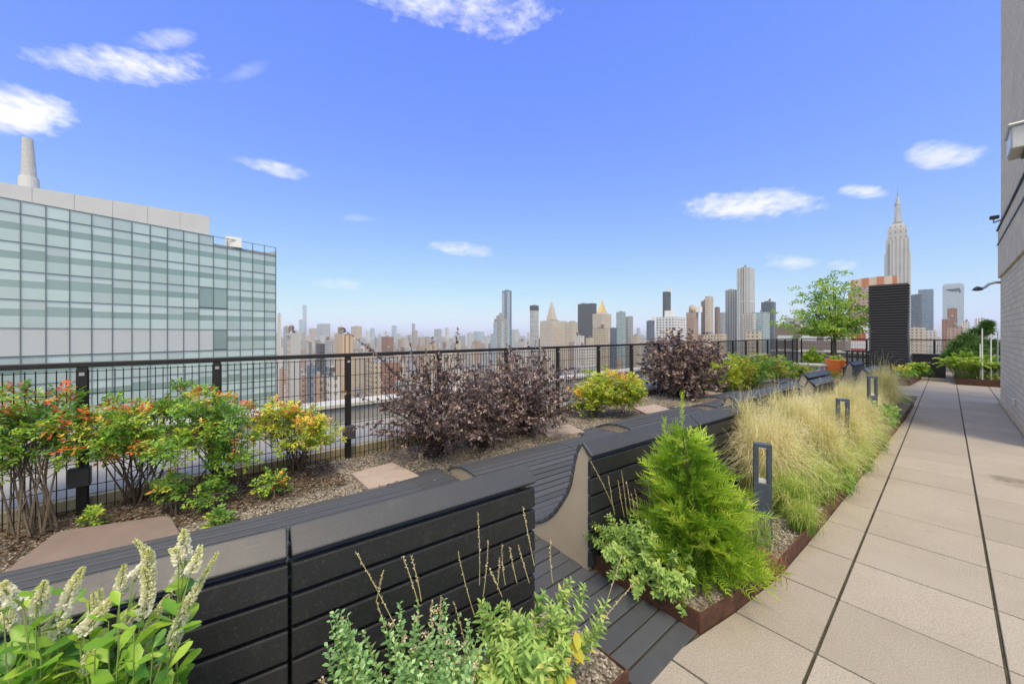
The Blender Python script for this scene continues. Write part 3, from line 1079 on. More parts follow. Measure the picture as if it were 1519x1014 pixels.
C['blue'] = facade('blue_glass', (.22, .29, .37), (.10, .15, .215), 3.0, 3.8, .85, .75, grough=.10, vary=.3)
C['bluepale'] = facade('pale_blue_glass', (.42, .49, .56), (.27, .35, .43), 3.0, 3.8, .85, .75, grough=.10, vary=.3)
C['slate'] = facade('slate_glass', (.13, .16, .20), (.07, .09, .12), 3.0, 3.8, .85, .75, grough=.12, vary=.3)
C['ribs'] = facade('ribbed_tower', (.66, .66, .64), (.16, .19, .22), 5.0, 90.0, .45, .98, vary=.1)
C['esb'] = facade('limestone_tower', (.50, .485, .455), (.21, .21, .215), 6.0, 4.2, .42, .62, vary=.25)
C['esbtop'] = facade('limestone_crown', (.47, .455, .425), (.20, .20, .205), 8.0, 12.0, .30, .4, vary=.2)
C['lime'] = facade('limestone_block', (.54, .48, .40), (.20, .18, .155), 3.4, 3.8, .38, .5)
C['loft'] = facade('banded_loft', (.20, .165, .145), (.50, .51, .52), 7.0, 5.2, .72, .36, vary=.6)
C['redgrid'] = facade('red_panel_grid', (.66, .67, .68), (.45, .085, .065), 7.5, 6.4, .80, .52, vary=.15)
C['orange'] = facade('copper_crown', (.50, .215, .10), (.58, .36, .23), 11.0, 90.0, .5, .98, vary=.5)
C['const'] = facade('unfinished_tower', (.40, .385, .36), (.13, .13, .13), 6.0, 4.0, .8, .45)
C['stripew'] = facade('banded_white', (.62, .63, .62), (.15, .17, .18), 40., 3.6, .99, .45)
GOLD = simple('gilded_roof', (.80, .56, .19), .35, metal=.35)
COPPER = simple('verdigris', (.35, .42, .38), .6)


def proj_corner(u0, u1, split, t):
    uc = u0 + (u1 - u0) * split
    a0, ac, a1 = (u0 - CXP) / F_PX, (uc - CXP) / F_PX, (u1 - CXP) / F_PX
    Cn = FV * t + RV * t * ac
    cR, cF = float(Cn @ RV), float(Cn @ FV)
    s = (cR - a0 * cF) / (RV[0] - a0 * FV[0]) if split > .01 else 0
    r = (a1 * cF - cR) / (RV[1] - a1 * FV[1]) if split < .99 else 0
    return Cn, s, r


def depth_box(Cn, s, r, split):
    if s <= 0:
        s = r
    if r <= 0:
        r = s
    if split > .97:
        r = s * .8
    if split < .03:
        s = r * .8
    r = min(r, 3.0 * s)
    s = min(s, 3.0 * r)
    return s, r


used_labels = set()


def tower(name, label, u0, u1, vtop, t, mat, split=.6, cap=None, capmat=None, group=None, tiers=(), base=ZG, roofbits=True):
    """box tower aligned with the street grid, silhouette from u0 to u1, top at v = vtop, depth t"""
    Cn, s, r = proj_corner(u0, u1, split, t)
    s, r = depth_box(Cn, s, r, split)
    zt = CAM_H + (HOR - vtop) / F_PX * t
    x1, y0 = Cn[0], Cn[1]
    root = thing(name, label, 'tower' if zt > 15 else 'building', (x1 - s, y0, base), group)
    mb = MB().box((x1 - s, y0, base), (x1, y0 + r, zt))
    mb.build('body', mat, root)
    if roofbits:
        q = random.Random(int(u0 * 7 + t))
        w = .25 + .25 * q.random()
        ox, oy = q.uniform(.1, .6), q.uniform(.1, .6)
        hb = min(4.5, .10 * s + 1.5)
        MB().box((x1 - s + ox * s, y0 + oy * r, zt + .02), (x1 - s + min(.95, ox + w) * s, y0 + min(.95, oy + w) * r, zt + hb)).build('roof_bulkhead', C['grey'] if capmat is None else capmat, root)
        if t < 900 and q.random() < .4 and s > 9:
            wx, wy = x1 - s * q.uniform(.2, .8), y0 + r * q.uniform(.15, .5)
            k = min(2.3, s * .12)
            tk = MB()
            for ax in (-.7, .7):
                for ay in (-.7, .7):
                    tk.box((wx + ax * k - .15, wy + ay * k - .15, zt + .03), (wx + ax * k + .15, wy + ay * k + .15, zt + 2.4))
            tk.lathe([(k, 2.4), (k, 2.4 + 2 * k), (k * 1.08, 2.42 + 2 * k), (.1, 2.4 + 2.8 * k)], (wx, wy, zt), 10)
            tk.build('water_tank', C['brown'], root)
        pw = min(.6, s * .02)
        MB().box((x1 - s, y0, zt + .01), (x1, y0 + pw, zt + 1.1)).box((x1 - pw, y0 + pw, zt + .01), (x1, y0 + r, zt + 1.1)).build('roof_parapet', capmat or mat, root)
    return root, (x1 - s, y0, x1, y0 + r, zt)


L = 0
# name, label, u0, u1, vtop, depth, material, split
TOWERS = [
    ('office_tower', 'slim pale grey tower just right of the green glass building', 409, 417, 466, 700, 'pale', .5),
    ('apartment_tower', 'grey block peeking out between the pale tower and the white slab', 417, 430, 485, 800, 'grey', .5),
    ('apartment_tower', 'tan apartment slab with a blank white end wall beside the glass building', 404, 444, 498, 190, 'tan2', .70),
    ('skyscraper', 'tallest thin blue-grey tower of the faraway downtown group on the left', 447, 455, 452, 4800, 'bluepale', .5),
    ('skyscraper', 'shorter pale teal tower hugging the tallest faraway downtown tower', 440, 449, 474, 4700, 'teal', .6),
    ('skyscraper', 'pinkish low block right of the faraway downtown tower', 455, 470, 487, 4300, 'pink', .5),
    ('skyscraper', 'wide blue-grey block at the right of the faraway downtown group', 470, 490, 480, 4500, 'grey', .4),
    ('office_block', 'dark block with pale bands seen over the rail beside the fence post', 456, 482, 511, 420, 'dark', .7),
    ('office_block', 'grey office block behind the dark banded block over the rail', 480, 496, 507, 520, 'grey', .5),
    ('apartment_tower', 'tan tower with orange vertical stripes rising behind the fence post', 490, 523, 497, 330, 'stripe', .55),
    ('apartment_tower', 'wide tan apartment block right of the striped tower, behind the purple shrub', 510, 566, 540, 240, 'tan', .8),
    ('glass_block', 'low blue glass block seen through the fence mesh, with pale side', 448, 468, 545, 200, 'blue', .6),
    ('glass_block', 'second low blue glass block through the mesh, nearer the post', 472, 492, 547, 210, 'blue', .7),
    ('apartment_block', 'pink brick apartment block seen through the mesh below the blue glass block', 444, 480, 560, 165, 'pink', .75),
    ('apartment_block', 'pale block with small windows through the mesh left of the fence post', 474, 505, 563, 160, 'pale', .6),
    ('church_block', 'small block on the skyline above the first purple sprays', 520, 537, 484, 2300, 'tan', .5),
    ('skyscraper', 'thin pale tower on the horizon above the purple shrub, left one of two', 581, 589, 483, 3800, 'bluepale', .5),
    ('skyscraper', 'thinnest grey tower on the horizon above the purple shrub', 611, 616, 480, 4000, 'grey', .5),
    ('office_block', 'orange brick block on the skyline above the purple shrub', 563, 584, 500, 900, 'brick', .6),
    ('skyscraper', 'small blue-grey stub on the horizon left of the thinnest tower', 549, 556, 487, 3900, 'bluepale', .5),
    ('skyscraper', 'low blue-grey block on the horizon between the shrub sprays', 644, 655, 488, 3600, 'grey', .5),
    ('skyscraper', 'narrow tower on the horizon right of the low blue-grey block', 660, 666, 486, 3500, 'pale', .5),
    ('office_block', 'hazy block on the horizon left of the unfinished tower', 702, 718, 492, 2600, 'bluepale', .5),
    ('skyscraper', 'tall slender blue-green glass tower standing behind the unfinished tower', 745, 759, 431, 1020, 'blue', .45),
    ('unfinished_tower', 'unfinished concrete tower in front of the slender blue-green tower', 733, 752, 473, 700, 'const', .45),
    ('skyscraper', 'slim tower of stacked pale bands with a dark top, left of the clock tower', 786, 799, 453, 1060, 'stripew', .45),
    ('office_block', 'wide limestone office block below the clock tower', 801, 841, 476, 960, 'lime', .45),
    ('office_block', 'cream block stepping down right of the clock tower', 838, 857, 478, 900, 'tan2', .55),
    ('skyscraper', 'broad dark flat-topped tower left of the golden pyramid roof', 857, 885, 450, 1150, 'dark', .75),
    ('office_block', 'tan flat-roofed block in front of the golden pyramid tower', 866, 903, 488, 520, 'tan', .88),
    ('office_block', 'low grey wing with pale roof left of the tan flat-roofed block', 834, 867, 499, 540, 'pale', .9),
    ('skyscraper', 'dark teal sliver right of the golden pyramid tower', 905, 915, 487, 700, 'slate', .5),
    ('skyscraper', 'pale teal glass tower right of the golden pyramid', 914, 928, 463, 800, 'teal', .75),
    ('skyscraper', 'grey-green tower attached to the right of the pale teal tower', 926, 939, 470, 820, 'grey', .45),
    ('office_block', 'small cream and grey block low on the skyline right of the teal towers', 937, 950, 499, 800, 'tan2', .6),
    ('skyscraper', 'small grey-blue tower left of the white grid building', 959, 971, 476, 900, 'slate', .55),
    ('skyscraper', 'dark grey tower with a flat top behind the white grid building', 983, 999, 433, 1000, 'dark', .3),
    ('apartment_tower', 'white building with a strong window grid below the dark grey tower', 973, 1017, 471, 480, 'white', .58),
    ('apartment_tower', 'brown tower with a small round cap right of the white grid building', 1018, 1036, 464, 560, 'pink', .6),
    ('apartment_tower', 'dark brown slab edge left of the tall tan slab', 1040, 1049, 447, 720, 'brown', .8),
    ('apartment_tower', 'tall blank tan slab between two brown edges', 1046, 1062, 440, 700, 'tan2', .35),
    ('apartment_tower', 'brown slab right of the tall tan slab', 1060, 1068, 456, 730, 'brown', .5),
    ('office_tower', 'hazy grey tower right of the brown slab', 1066, 1077, 464, 900, 'grey', .5),
    ('skyscraper', 'dark blue-grey glass tower left of the tall ribbed white tower', 1076, 1094, 430, 820, 'slate', .8),
    ('skyscraper', 'tallest white tower with vertical ribs in the middle of the right skyline', 1093, 1120, 397, 760, 'ribs', .72),
    ('apartment_tower', 'flat grey tower in front of the ribbed white tower', 1100, 1121, 466, 560, 'pale', .9),
    ('office_tower', 'teal glass tower right of the flat grey tower', 1120, 1142, 464, 600, 'teal', .55),
    ('skyscraper', 'dark grey-blue tower right of the teal glass tower', 1129, 1151, 448, 800, 'slate', .85),
    ('apartment_block', 'cream block low behind the railing, left of the long banded loft', 1105, 1130, 493, 330, 'tan2', .92),
    ('apartment_block', 'tan block behind the railing, under the brown slabs', 1036, 1078, 497, 380, 'tan', .8),
    ('loft_building', 'long low brown loft building with white window bands behind the little tree', 1149, 1262, 484, 130, 'loft', .93),
    ('panel_building', 'white and red grid building right of the tree trunk', 1252, 1300, 481, 150, 'redgrid', .94),
    ('brick_block', 'grey-brown block below the orange crown, behind the tree', 1258, 1306, 430, 330, 'pink', .96),
    ('skyscraper', 'dark blue glass tower right of the black louvred tower', 1350, 1369, 437, 900, 'slate', .93),
    ('skyscraper', 'blue glass tower with white stripes beside the dark blue tower', 1362, 1386, 429, 960, 'blue', .93),
    ('apartment_tower', 'cream stepped apartment tower low beside the louvred tower', 1350, 1373, 487, 420, 'tan2', .95),
    ('apartment_tower', 'second cream apartment tower, right of the stepped one', 1372, 1390, 491, 440, 'pale', .95),
    ('apartment_tower', 'dark red brick tower before the pale glass skyscraper', 1397, 1420, 474, 560, 'brick', .94),
    ('brick_block', 'upper red brick tower set back behind the dark red one', 1405, 1421, 458, 600, 'brick', .94),
    ('brick_block', 'pinkish low brick block at the foot of the red towers', 1405, 1431, 487, 420, 'pink', .94),
    ('office_block', 'small white block stepping down right of the red towers', 1424, 1440, 478, 700, 'pale', .94),
    ('office_tower', 'grey grid tower rising behind the pine', 1446, 1464, 473, 900, 'white', .94),
]
for a in TOWERS:
    n_, lab, u0, u1, vt, t, mk, sp_ = a
    root, bx_ = tower(n_, lab, u0, u1, vt, t, C[mk], sp_)
    if 'blank white end' in lab:
        x0, y0, x1, y1, zt = bx_
        MB().box((x1 + .01, y0 - .4, ZG), (x1 + .6, y1 + .4, zt + 1.5)).box((x0 - .4, y0 - .6, zt + .02), (x1 - .01, y0 - .01, zt + 1.5)).build('white_wall', M['pale'], root)
    if 'round cap' in lab:
        x0, y0, x1, y1, zt = bx_
        MB().lathe([(5, 0), (5, 7), (4.4, 10), (2.8, 12.2), (.6, 13)], ((x0 + x1) / 2, (y0 + y1) / 2, zt + .1), 14).build('round_cap', C['tan'], root, smooth=True)
    if 'dark top' in lab:
        x0, y0, x1, y1, zt = bx_
        MB().box((x0 - .3, y0 - .3, zt - 14), (x1 + .3, y1 + .3, zt + .6)).build('dark_top', C['dark'], root)
    if 'slender blue-green' in lab:
        x0, y0, x1, y1, zt = bx_
        MB().box((x0 + 1, y0 - 2.4, ZG), (x0 + (x1 - x0) * .55, y0 - .02, zt - 6)).build('bay', C['bluepale'], root)
        MB().box((x1 + .02, y0 + 2, ZG), (x1 + 2.0, y0 + (y1 - y0) * .5, zt - 3)).build('bay', C['bluepale'], root)
    if 'unfinished concrete' in lab:
        x0, y0, x1, y1, zt = bx_
        MB().box((x0 + 3, y0 + 3, zt + .2), (x1 - 4, y1 - 3, zt + 7)).box((x0 + 8, y0 + 6, zt + 7.01), (x0 + 12, y0 + 10, zt + 12)).build('core', C['const'], root)
    if 'ribbed' in lab or 'vertical ribs' in lab:
        x0, y0, x1, y1, zt = bx_
        mb = MB()
        w = x1 - x0
        for k in range(6):
            mb.box((x0 + w * (k + .35) / 6, y0 - 1.2, ZG), (x0 + w * (k + .75) / 6, y0 - .01, zt + 5 - abs(k - 3) * 1.5))
        mb.build('ribs', C['pale'], root)
    if 'white grid' in lab or 'strong window grid' in lab:
        x0, y0, x1, y1, zt = bx_
        MB().box((x0 + 8, y0 + 8, zt + 1.2), (x0 + 17, y0 + 16, zt + 10)).build('water_tank_house', M['white'], root)
    if 'pale bands' in lab and 'dark top' in lab:
        pass

# clock tower with a stepped spire
def spire_tower(name, label, u0, u1, vsh, vtip, t, mat, profile, topmat=None, cat='tower'):
    root, (x0, y0, x1, y1, zt) = tower(name, label, u0, u1, vsh, t, mat, .5, roofbits=False)
    root['category'] = cat
    cx, cy = (x0 + x1) / 2, (y0 + y1) / 2
    hx, hy = (x1 - x0) / 2, (y1 - y0) / 2
    ztip = CAM_H + (HOR - vtip) / F_PX * t
    H = ztip - zt
    return root, cx, cy, hx, hy, zt, H


def frustum(mb, cx, cy, a0, b0, z0, a1, b1, z1):
    vs = [(cx - a0, cy - b0, z0), (cx + a0, cy - b0, z0), (cx + a0, cy + b0, z0), (cx - a0, cy + b0, z0),
          (cx - a1, cy - b1, z1), (cx + a1, cy - b1, z1), (cx + a1, cy + b1, z1), (cx - a1, cy + b1, z1)]
    return mb.add(vs, [(0, 3, 2, 1), (4, 5, 6, 7), (0, 1, 5, 4), (1, 2, 6, 5), (2, 3, 7, 6), (3, 0, 4, 7)])


root, cx, cy, hx, hy, zt, H = spire_tower('clock_tower', 'pale clock tower with a tapering spire above the limestone block', 811, 826, 472, 441, 1010, C['lime'], None)
mb = frustum(MB(), cx, cy, hx, hy, zt, hx * .40, hy * .40, zt + H * .60)
mb.build('pyramid_roof', C['lime'], root)
mb = MB()
mb.lathe([(hx * .34, H * .60 + .02), (hx * .34, H * .70), (hx * .42, H * .705), (hx * .30, H * .78), (hx * .1, H * .86), (hx * .03, H)], (cx, cy, zt), 8)
mb.build('lantern', C['pale'], root)
MB().lathe([(hx * .5, 0), (hx * .5, .8), (.1, 1.0)], (0, 0, 0), 20)
# golden pyramid tower
root, cx, cy, hx, hy, zt, H = spire_tower('office_tower', 'limestone tower with a shining golden pyramid roof', 879, 907, 465, 440, 960, C['lime'], None)
frustum(MB(), cx, cy, hx * .62, hy * .62, zt + .02, hx * .55, hy * .55, zt + H * .12).build('roof_base', C['lime'], root)
mb = frustum(MB(), cx, cy, hx * .50, hy * .50, zt + H * .12 + .02, hx * .06, hy * .06, zt + H * .80)
mb.build('pyramid_roof', GOLD, root)
MB().lathe([(hx * .07, 0), (hx * .05, H * .08), (hx * .01, H * .2)], (cx, cy, zt + H * .80), 6).build('lantern', GOLD, root)

# art deco skyscraper
t = 800
root = thing('art_deco_skyscraper', 'famous tall grey limestone skyscraper with stepped crown and long mast', 'skyscraper', pt(1331, 494, t))
def zz_(v):
    return float(CAM_H + (HOR - v) / F_PX * t)
Cn, s_, r_ = proj_corner(1310.5, 1353, .90, t)
x1, y0 = Cn[0], Cn[1]
w = s_
dp = w * .62
cx, cy = x1 - w / 2 + 1.5, y0 + dp / 2
mb = MB()
mb.box((cx - w / 2, cy - dp / 2, ZG), (cx + w / 2, cy + dp / 2, zz_(373)))
mb.box((cx - w * .45, cy - dp * .46, zz_(373)), (cx + w * .455, cy + dp * .46, zz_(351)))
mb.build('shaft', C['esb'], root)
mb = MB()
mb.box((cx - w * .27, cy - dp / 2 - 3.5, ZG), (cx + w * .27, cy - dp / 2 - .02, zz_(356)))
mb.build('central_bay', C['esb'], root)
mb = MB()
frustum(mb, cx, cy, w * .38, dp * .42, zz_(351) + .02, w * .37, dp * .40, zz_(336))
frustum(mb, cx, cy, w * .37, dp * .40, zz_(336), w * .31, dp * .34, zz_(331))
frustum(mb, cx, cy, w * .29, dp * .32, zz_(331) + .01, w * .22, dp * .26, zz_(328))
mb.build('crown', C['esbtop'], root)
mb = MB()
frustum(mb, cx, cy, w * .205, dp * .24, zz_(328) + .02, w * .19, dp * .22, zz_(325))
mb.build('observation_deck', C['grey'], root)
mb = MB()
mb.lathe([(w * .155, zz_(325) + .02), (w * .13, zz_(312)), (w * .115, zz_(299)), (w * .14, zz_(298.5)), (w * .13, zz_(296)), (w * .08, zz_(295.5)),
          (w * .07, zz_(288)), (w * .04, zz_(287))], (cx, cy, 0), 10)
for k in range(4):
    a = k * math.pi / 2 + .78
    mb.box((cx + math.cos(a) * w * .12 - 1.1, cy + math.sin(a) * w * .12 - 1.1, zz_(326)), (cx + math.cos(a) * w * .12 + 1.1, cy + math.sin(a) * w * .12 + 1.1, zz_(303)))
mb.build('mooring_mast', simple('mast_metal', (.44, .45, .46), .45, metal=.3), root)
MB().lathe([(w * .028, zz_(287) + .02), (w * .026, zz_(281)), (w * .012, zz_(280)), (w * .008, zz_(272))], (cx, cy, 0), 6).build('antenna', simple('antenna_grey', (.30, .31, .32), .5), root)

# orange crowned block
t = 360
root, (x0, y0, x1, y1, zt) = tower('crowned_building', 'building with an orange-brown striped crown, behind the louvred tower', 1262, 1334, 424, t, C['pink'], .955, roofbits=False)
zc = CAM_H + (HOR - 408) / F_PX * t
mb = MB()
n = 9
for k in range(n):
    f0, f1 = k / n, (k + 1) / n
    z1 = zt + (zc - zt) * (.68 + .32 * math.sin(math.pi * (.18 + .5 * (f0 + f1) / 2)))
    mb.box((x0 + (x1 - x0) * f0, y0 - .5 - .2 * (k % 2), zt - 3), (x0 + (x1 - x0) * f1 - .02, y1, z1))
mb.build('crown', C['orange'], root)

# pale glass skyscraper with dark lettering at its top
t = 1250
root, (x0, y0, x1, y1, zt) = tower('glass_skyscraper', 'tall pale glass skyscraper with a dark emblem near its flat top', 1398, 1432.5, 421, t, C['bluepale'], .93, roofbits=False)
w = x1 - x0
mb = MB()
for (qx, qz, sx_, sz_) in ((-.26, -9, .16, 5), (-.14, -10.5, .14, 8), (-.02, -11, .13, 9), (.10, -10.5, .15, 10), (.22, -9.5, .14, 9), (.28, -17, .10, 7), (.19, -7.5, .10, 4)):
    mb.lathe([(w * sx_ * .35, 0), (w * sx_ * .5, .2), (w * sx_ * .5, .6), (w * sx_ * .35, .8)], (0, 0, 0), 10) if False else None
    xc, zc2 = (x0 + x1) / 2 + w * (qx + .03), zt - 8 + qz
    n = 10
    ring = [(xc + w * sx_ * .55 * math.cos(2 * math.pi * k / n), zc2 + sz_ * .55 * math.sin(2 * math.pi * k / n)) for k in range(n)]
    yo = y0 - .5 - .05 * len(mb.f) / 12
    mb.add([(p_[0], yo, p_[1]) for p_ in ring] + [(p_[0], y0 - .05, p_[1]) for p_ in ring], [tuple(range(n))] + [(k, n + k, n + (k + 1) % n, (k + 1) % n) for k in range(n)])
mb.build('emblem', M['slate'], root)
frustum(MB(), (x0 + x1) / 2, (y0 + y1) / 2, w * .42, (y1 - y0) * .42, zt + .02, w * .40, (y1 - y0) * .40, zt + 5).build('roof_screen', C['bluepale'], root)

# many more blocks among and below the towers
fr = random.Random(21)
kinds = [('tan', 'tan mid-rise apartment block among the rooftops beyond the railing'), ('brick', 'red brick block among the rooftops beyond the railing'),
         ('pale', 'pale stone block among the rooftops beyond the railing'), ('grey', 'grey office block among the rooftops beyond the railing'),
         ('pink', 'pink brick block among the rooftops beyond the railing'), ('tan2', 'cream block among the rooftops beyond the railing'),
         ('brown', 'brown block among the rooftops beyond the railing'), ('lime', 'limestone block among the rooftops beyond the railing')]
boxes = []
for i in range(150):
    for _ in range(20):
        t = 150 * (14.0 ** fr.random())
        u = fr.uniform(395, 1470)
        w_ = fr.uniform(16, 30) * F_PX / t
        zt = fr.uniform(-70, -22) + min(26, t / 60)
        if u < 760 and t > 350:
            zt = min(zt, fr.uniform(-46, -14))
        v = HOR - (zt - CAM_H) / t * F_PX
        if all(abs(u - b[0]) > (w_ + b[1]) * .42 or abs(t - b[2]) > 45 for b in boxes):
            break
    if t < 330 and u < 560 and u > 440:
        continue
    if u > 1180 and t < 330:
        continue
    boxes.append((u, w_, t))
    mk, lab = kinds[fr.randrange(len(kinds))]
    tower('city_block', lab, u - w_ / 2, u + w_ / 2, v, t, C[mk], fr.uniform(.4, .75) if u < 1150 else .9, group=lab.split(' among')[0] + 's among the rooftops', roofbits=t < 900)

# the far roofscape that melts into one mass
mb = MB()
vs = []
for i in range(2600):
    t = fr.uniform(1500, 6500)
    a = fr.uniform(-1.32, 1.30)
    p = FV * t + RV * t * a
    w_ = fr.uniform(12, 45)
    d_ = fr.uniform(12, 40)
    zt = ZG + fr.choice([22, 30, 38, 46, 55, 70]) * fr.uniform(.8, 1.3) + (fr.random() < .10) * fr.uniform(25, 75)
    mb.cur = fr.random()
    mb.box((p[0], p[1], ZG), (p[0] + w_, p[1] + d_, zt))
m, tt, b = newmat('far_roofs')
a_ = nd(tt, 'ShaderNodeAttribute', attribute_name='rnd')
tt.links.new(ramp(tt, a_.outputs['Fac'], [(0, (.40, .36, .31)), (.25, (.28, .22, .19)), (.5, (.46, .46, .44)), (.75, (.30, .33, .36)), (1, (.54, .55, .54))]), b.inputs['Base Color'])
b.inputs['Roughness'].default_value = .85
tag(mb.build('distant_rooftops', m), kind='stuff')

# ------------------------------------------------------------------ green glass building on the left
TT = 95.0
g1 = pt(409, 494, TT)
g0 = pt(0, 494, TT * 126.7 / 202.0)
g1, g0 = g1[:2], g0[:2]
d = (g1 - g0) / np.linalg.norm(g1 - g0)
Lfull = float(np.linalg.norm(g1 - g0))
bayw = Lfull / 15.75
p = np.array([-d[1], d[0]])                                      # away from the camera side
if p @ g1 < 0:
    p = -p
zt = CAM_H + 126.7 / F_PX * TT
NBAY = 27
far = g1
org = far - d * bayw * NBAY
Mx = Matrix(((d[0], p[0], 0, org[0]), (d[1], p[1], 0, org[1]), (0, 0, 1, 0), (0, 0, 0, 1)))
LB = bayw * NBAY
t_ref = TT * 126.7 / 202.0
def hz_(v):   # height of a photo row at the picture's left edge
    return CAM_H + (HOR - v) / F_PX * t_ref * 1.045
gb = thing('glass_building', 'large pale green glass office building on the left with a grey roof storey', 'office building', (org[0], org[1], ZG))
DEP = 26.0


def glassmat(name, col, rough, dark=None):
    m, t, b = newmat(name)
    a = nd(t, 'ShaderNodeAttribute', attribute_name='rnd')
    c = mixc(t, a.outputs['Fac'], tuple(x * .86 for x in col), tuple(min(.9, x * 1.1) for x in col))
    co = nd(t, 'ShaderNodeTexCoord')
    n = nd(t, 'ShaderNodeTexNoise', inp={'Scale': .35, 'Detail': 2.0})
    t.links.new(co.outputs['Object'], n.inputs['Vector'])
    t.links.new(c, b.inputs['Base Color'])
    b.inputs['Roughness'].default_value = rough
    b.inputs['Specular IOR Level'].default_value = .85
    b.inputs['Coat Weight'].default_value = 1.0
    b.inputs['Coat IOR'].default_value = 1.75
    b.inputs['Coat Roughness'].default_value = .03
    bp = nd(t, 'ShaderNodeBump', inp={'Strength': .25, 'Distance': .3})
    t.links.new(n.outputs[0], bp.inputs['Height'])
    t.links.new(bp.outputs[0], b.inputs['Coat Normal'])
    return m


GV = glassmat('vision_glass', (.22, .325, .295), .15)
GS = glassmat('blind_glass', (.47, .58, .565), .25)
GB = glassmat('band_glass', (.44, .56, .535), .25)
MUL = simple('mullion', (.16, .20, .20), .45, metal=.3)
ROOFP = simple('roof_panel', (.50, .51, .52), .5, noise=.05, nscale=.3)
MB().box((.05, .35, ZG), (LB - .05, DEP, zt - 1.6), Mx).build('core', simple('core_concrete', (.30, .33, .33), .8), gb)
MB().box((LB + .0, .2, ZG), (LB + .25, DEP, zt - .8), Mx).build('side_wall', GB, gb)
rows_v = [292, 311.5, 353, 394, 436, 478, 518]
zr = [zt]
FH = (hz_(353) - hz_(478)) / 3.0
zr += [zt - FH * .46]
while zr[-1] > ZG + 5 and len(zr) < 20:
    zr.append(zr[-1] - FH)
mlo = MB()
gr = random.Random(9)
WM = [GS, GV, GB]
rest = MB()
rest_i = []


def pane(mbx, idx, lo, hi, mi):
    mbx.box(lo, hi, Mx)
    idx += [mi] * 6


nwin = 0
for i in range(NBAY - 1, -1, -1):
    x0, x1 = i * bayw, (i + 1) * bayw
    for j in range(0, len(zr) - 1):
        a, b_ = zr[j], zr[j + 1]
        h = a - b_
        if j == 5 and i < NBAY - 5:
            for q in range(16):
                zz = a - .08 - (h - .16) * q / 16
                mlo.box((x0 + .06, .06, zz - (h - .16) / 16 * .72), (x1 - .06, .16 - .05, zz), Mx)
            mlo.box((x0 + .05, .20, b_ + .05), (x1 - .05, .25, a - .05), Mx)
            continue
        single = j < 7 and NBAY - i <= 16 and nwin < 99
        mbx, idx = (MB(), []) if single else (rest, rest_i)
        mbx.cur = gr.random()
        z1 = a - h * (.33 if gr.random() < .88 else .22)
        z2 = a - h * .585
        if j == 0 and i >= NBAY - 5:
            continue
        if j == 0:
            pane(mbx, idx, (x0 + .06, .10, b_ + .05), (x1 - .06, .13, a - .06), 0)
        elif gr.random() < .006 or (j in (3, 5) and NBAY - 6 <= i <= NBAY - 5):
            pane(mbx, idx, (x0 + .05, .10, b_ + h * .05), (x1 - .05, .13, a - .04), 1)
        else:
            pane(mbx, idx, (x0 + .05, .10, z1), (x1 - .05, .13, a - .04), 0)
            mbx.cur = gr.random()
            pane(mbx, idx, (x0 + .05, .105, z2), (x1 - .05, .135, z1), 1)
            mbx.cur = gr.random()
            pane(mbx, idx, (x0 + .05, .10, b_ + .04), (x1 - .05, .13, z2), 2)
        if single:
            nwin += 1
            o = mbx.build('window', WM, gb)
            o.data.polygons.foreach_set('material_index', idx)
o = rest.build('windows', WM, gb)
o.data.polygons.foreach_set('material_index', rest_i)
tag(o, kind='stuff')
mlo.build('louvre_band', simple('louvre_grey', (.66, .70, .70), .5), gb)
mb = MB()
for i in range(NBAY + 1):
    mb.box((i * bayw - .05, -.06, ZG), (i * bayw + .05, .12, zt), Mx)
for j, z in enumerate(zr):
    mb.box((0, -.03, z - .05), (LB, .121, z + .05), Mx)
mb.build('mullions', MUL, gb)
# roof storey, its front line set back and slightly turned
tend = TT * .955
tl = tend / 1.291
e1, e0 = pt(311, 494, tend)[:2], pt(0, 494, tl)[:2]
rd = (e1 - e0) / np.linalg.norm(e1 - e0)
rp = np.array([-rd[1], rd[0]])
if rp @ e1 < 0:
    rp = -rp
RL = 62.0
r0 = e1 - rd * RL
MR = Matrix(((rd[0], rp[0], 0, r0[0]), (rd[1], rp[1], 0, r0[1]), (0, 0, 1, 0), (0, 0, 0, 1)))
zroof = CAM_H + (HOR - 320.5) / F_PX * tend
rs_ = MB()
pw = 2.05 * bayw
xq = RL
while xq > 0:
    rs_.cur = gr.random()
    rs_.box((max(0, xq - pw) + .03, 0, zt - 2.5), (xq - .03, .12, zroof), MR)
    xq -= pw
rs_.build('roof_storey', ROOFP, gb)
MB().box((.05, .121, zt - 2.5), (RL - .04, 12, zroof - .1), MR).box((RL - .03, .0, zt - 2.5), (RL + .05, 12, zroof), MR).build('roof_storey_core', ROOFP, gb)
setb = 5.0
best = LB - 22
ru = pt(346, 494, TT * .93)[:2]
MB().box((ru[0] - 1.5, ru[1] - 1.5, zt - 1.6), (ru[0] + 1.5, ru[1] + 1.5, zt + .75)).build('roof_unit', M['white'], gb)
mb = MB()
mb.box((.5, .5, zt - .0 - 1.7), (LB, DEP - .3, zt - 1.58), Mx)
mb.build('roof_surface', M['grey'], gb)
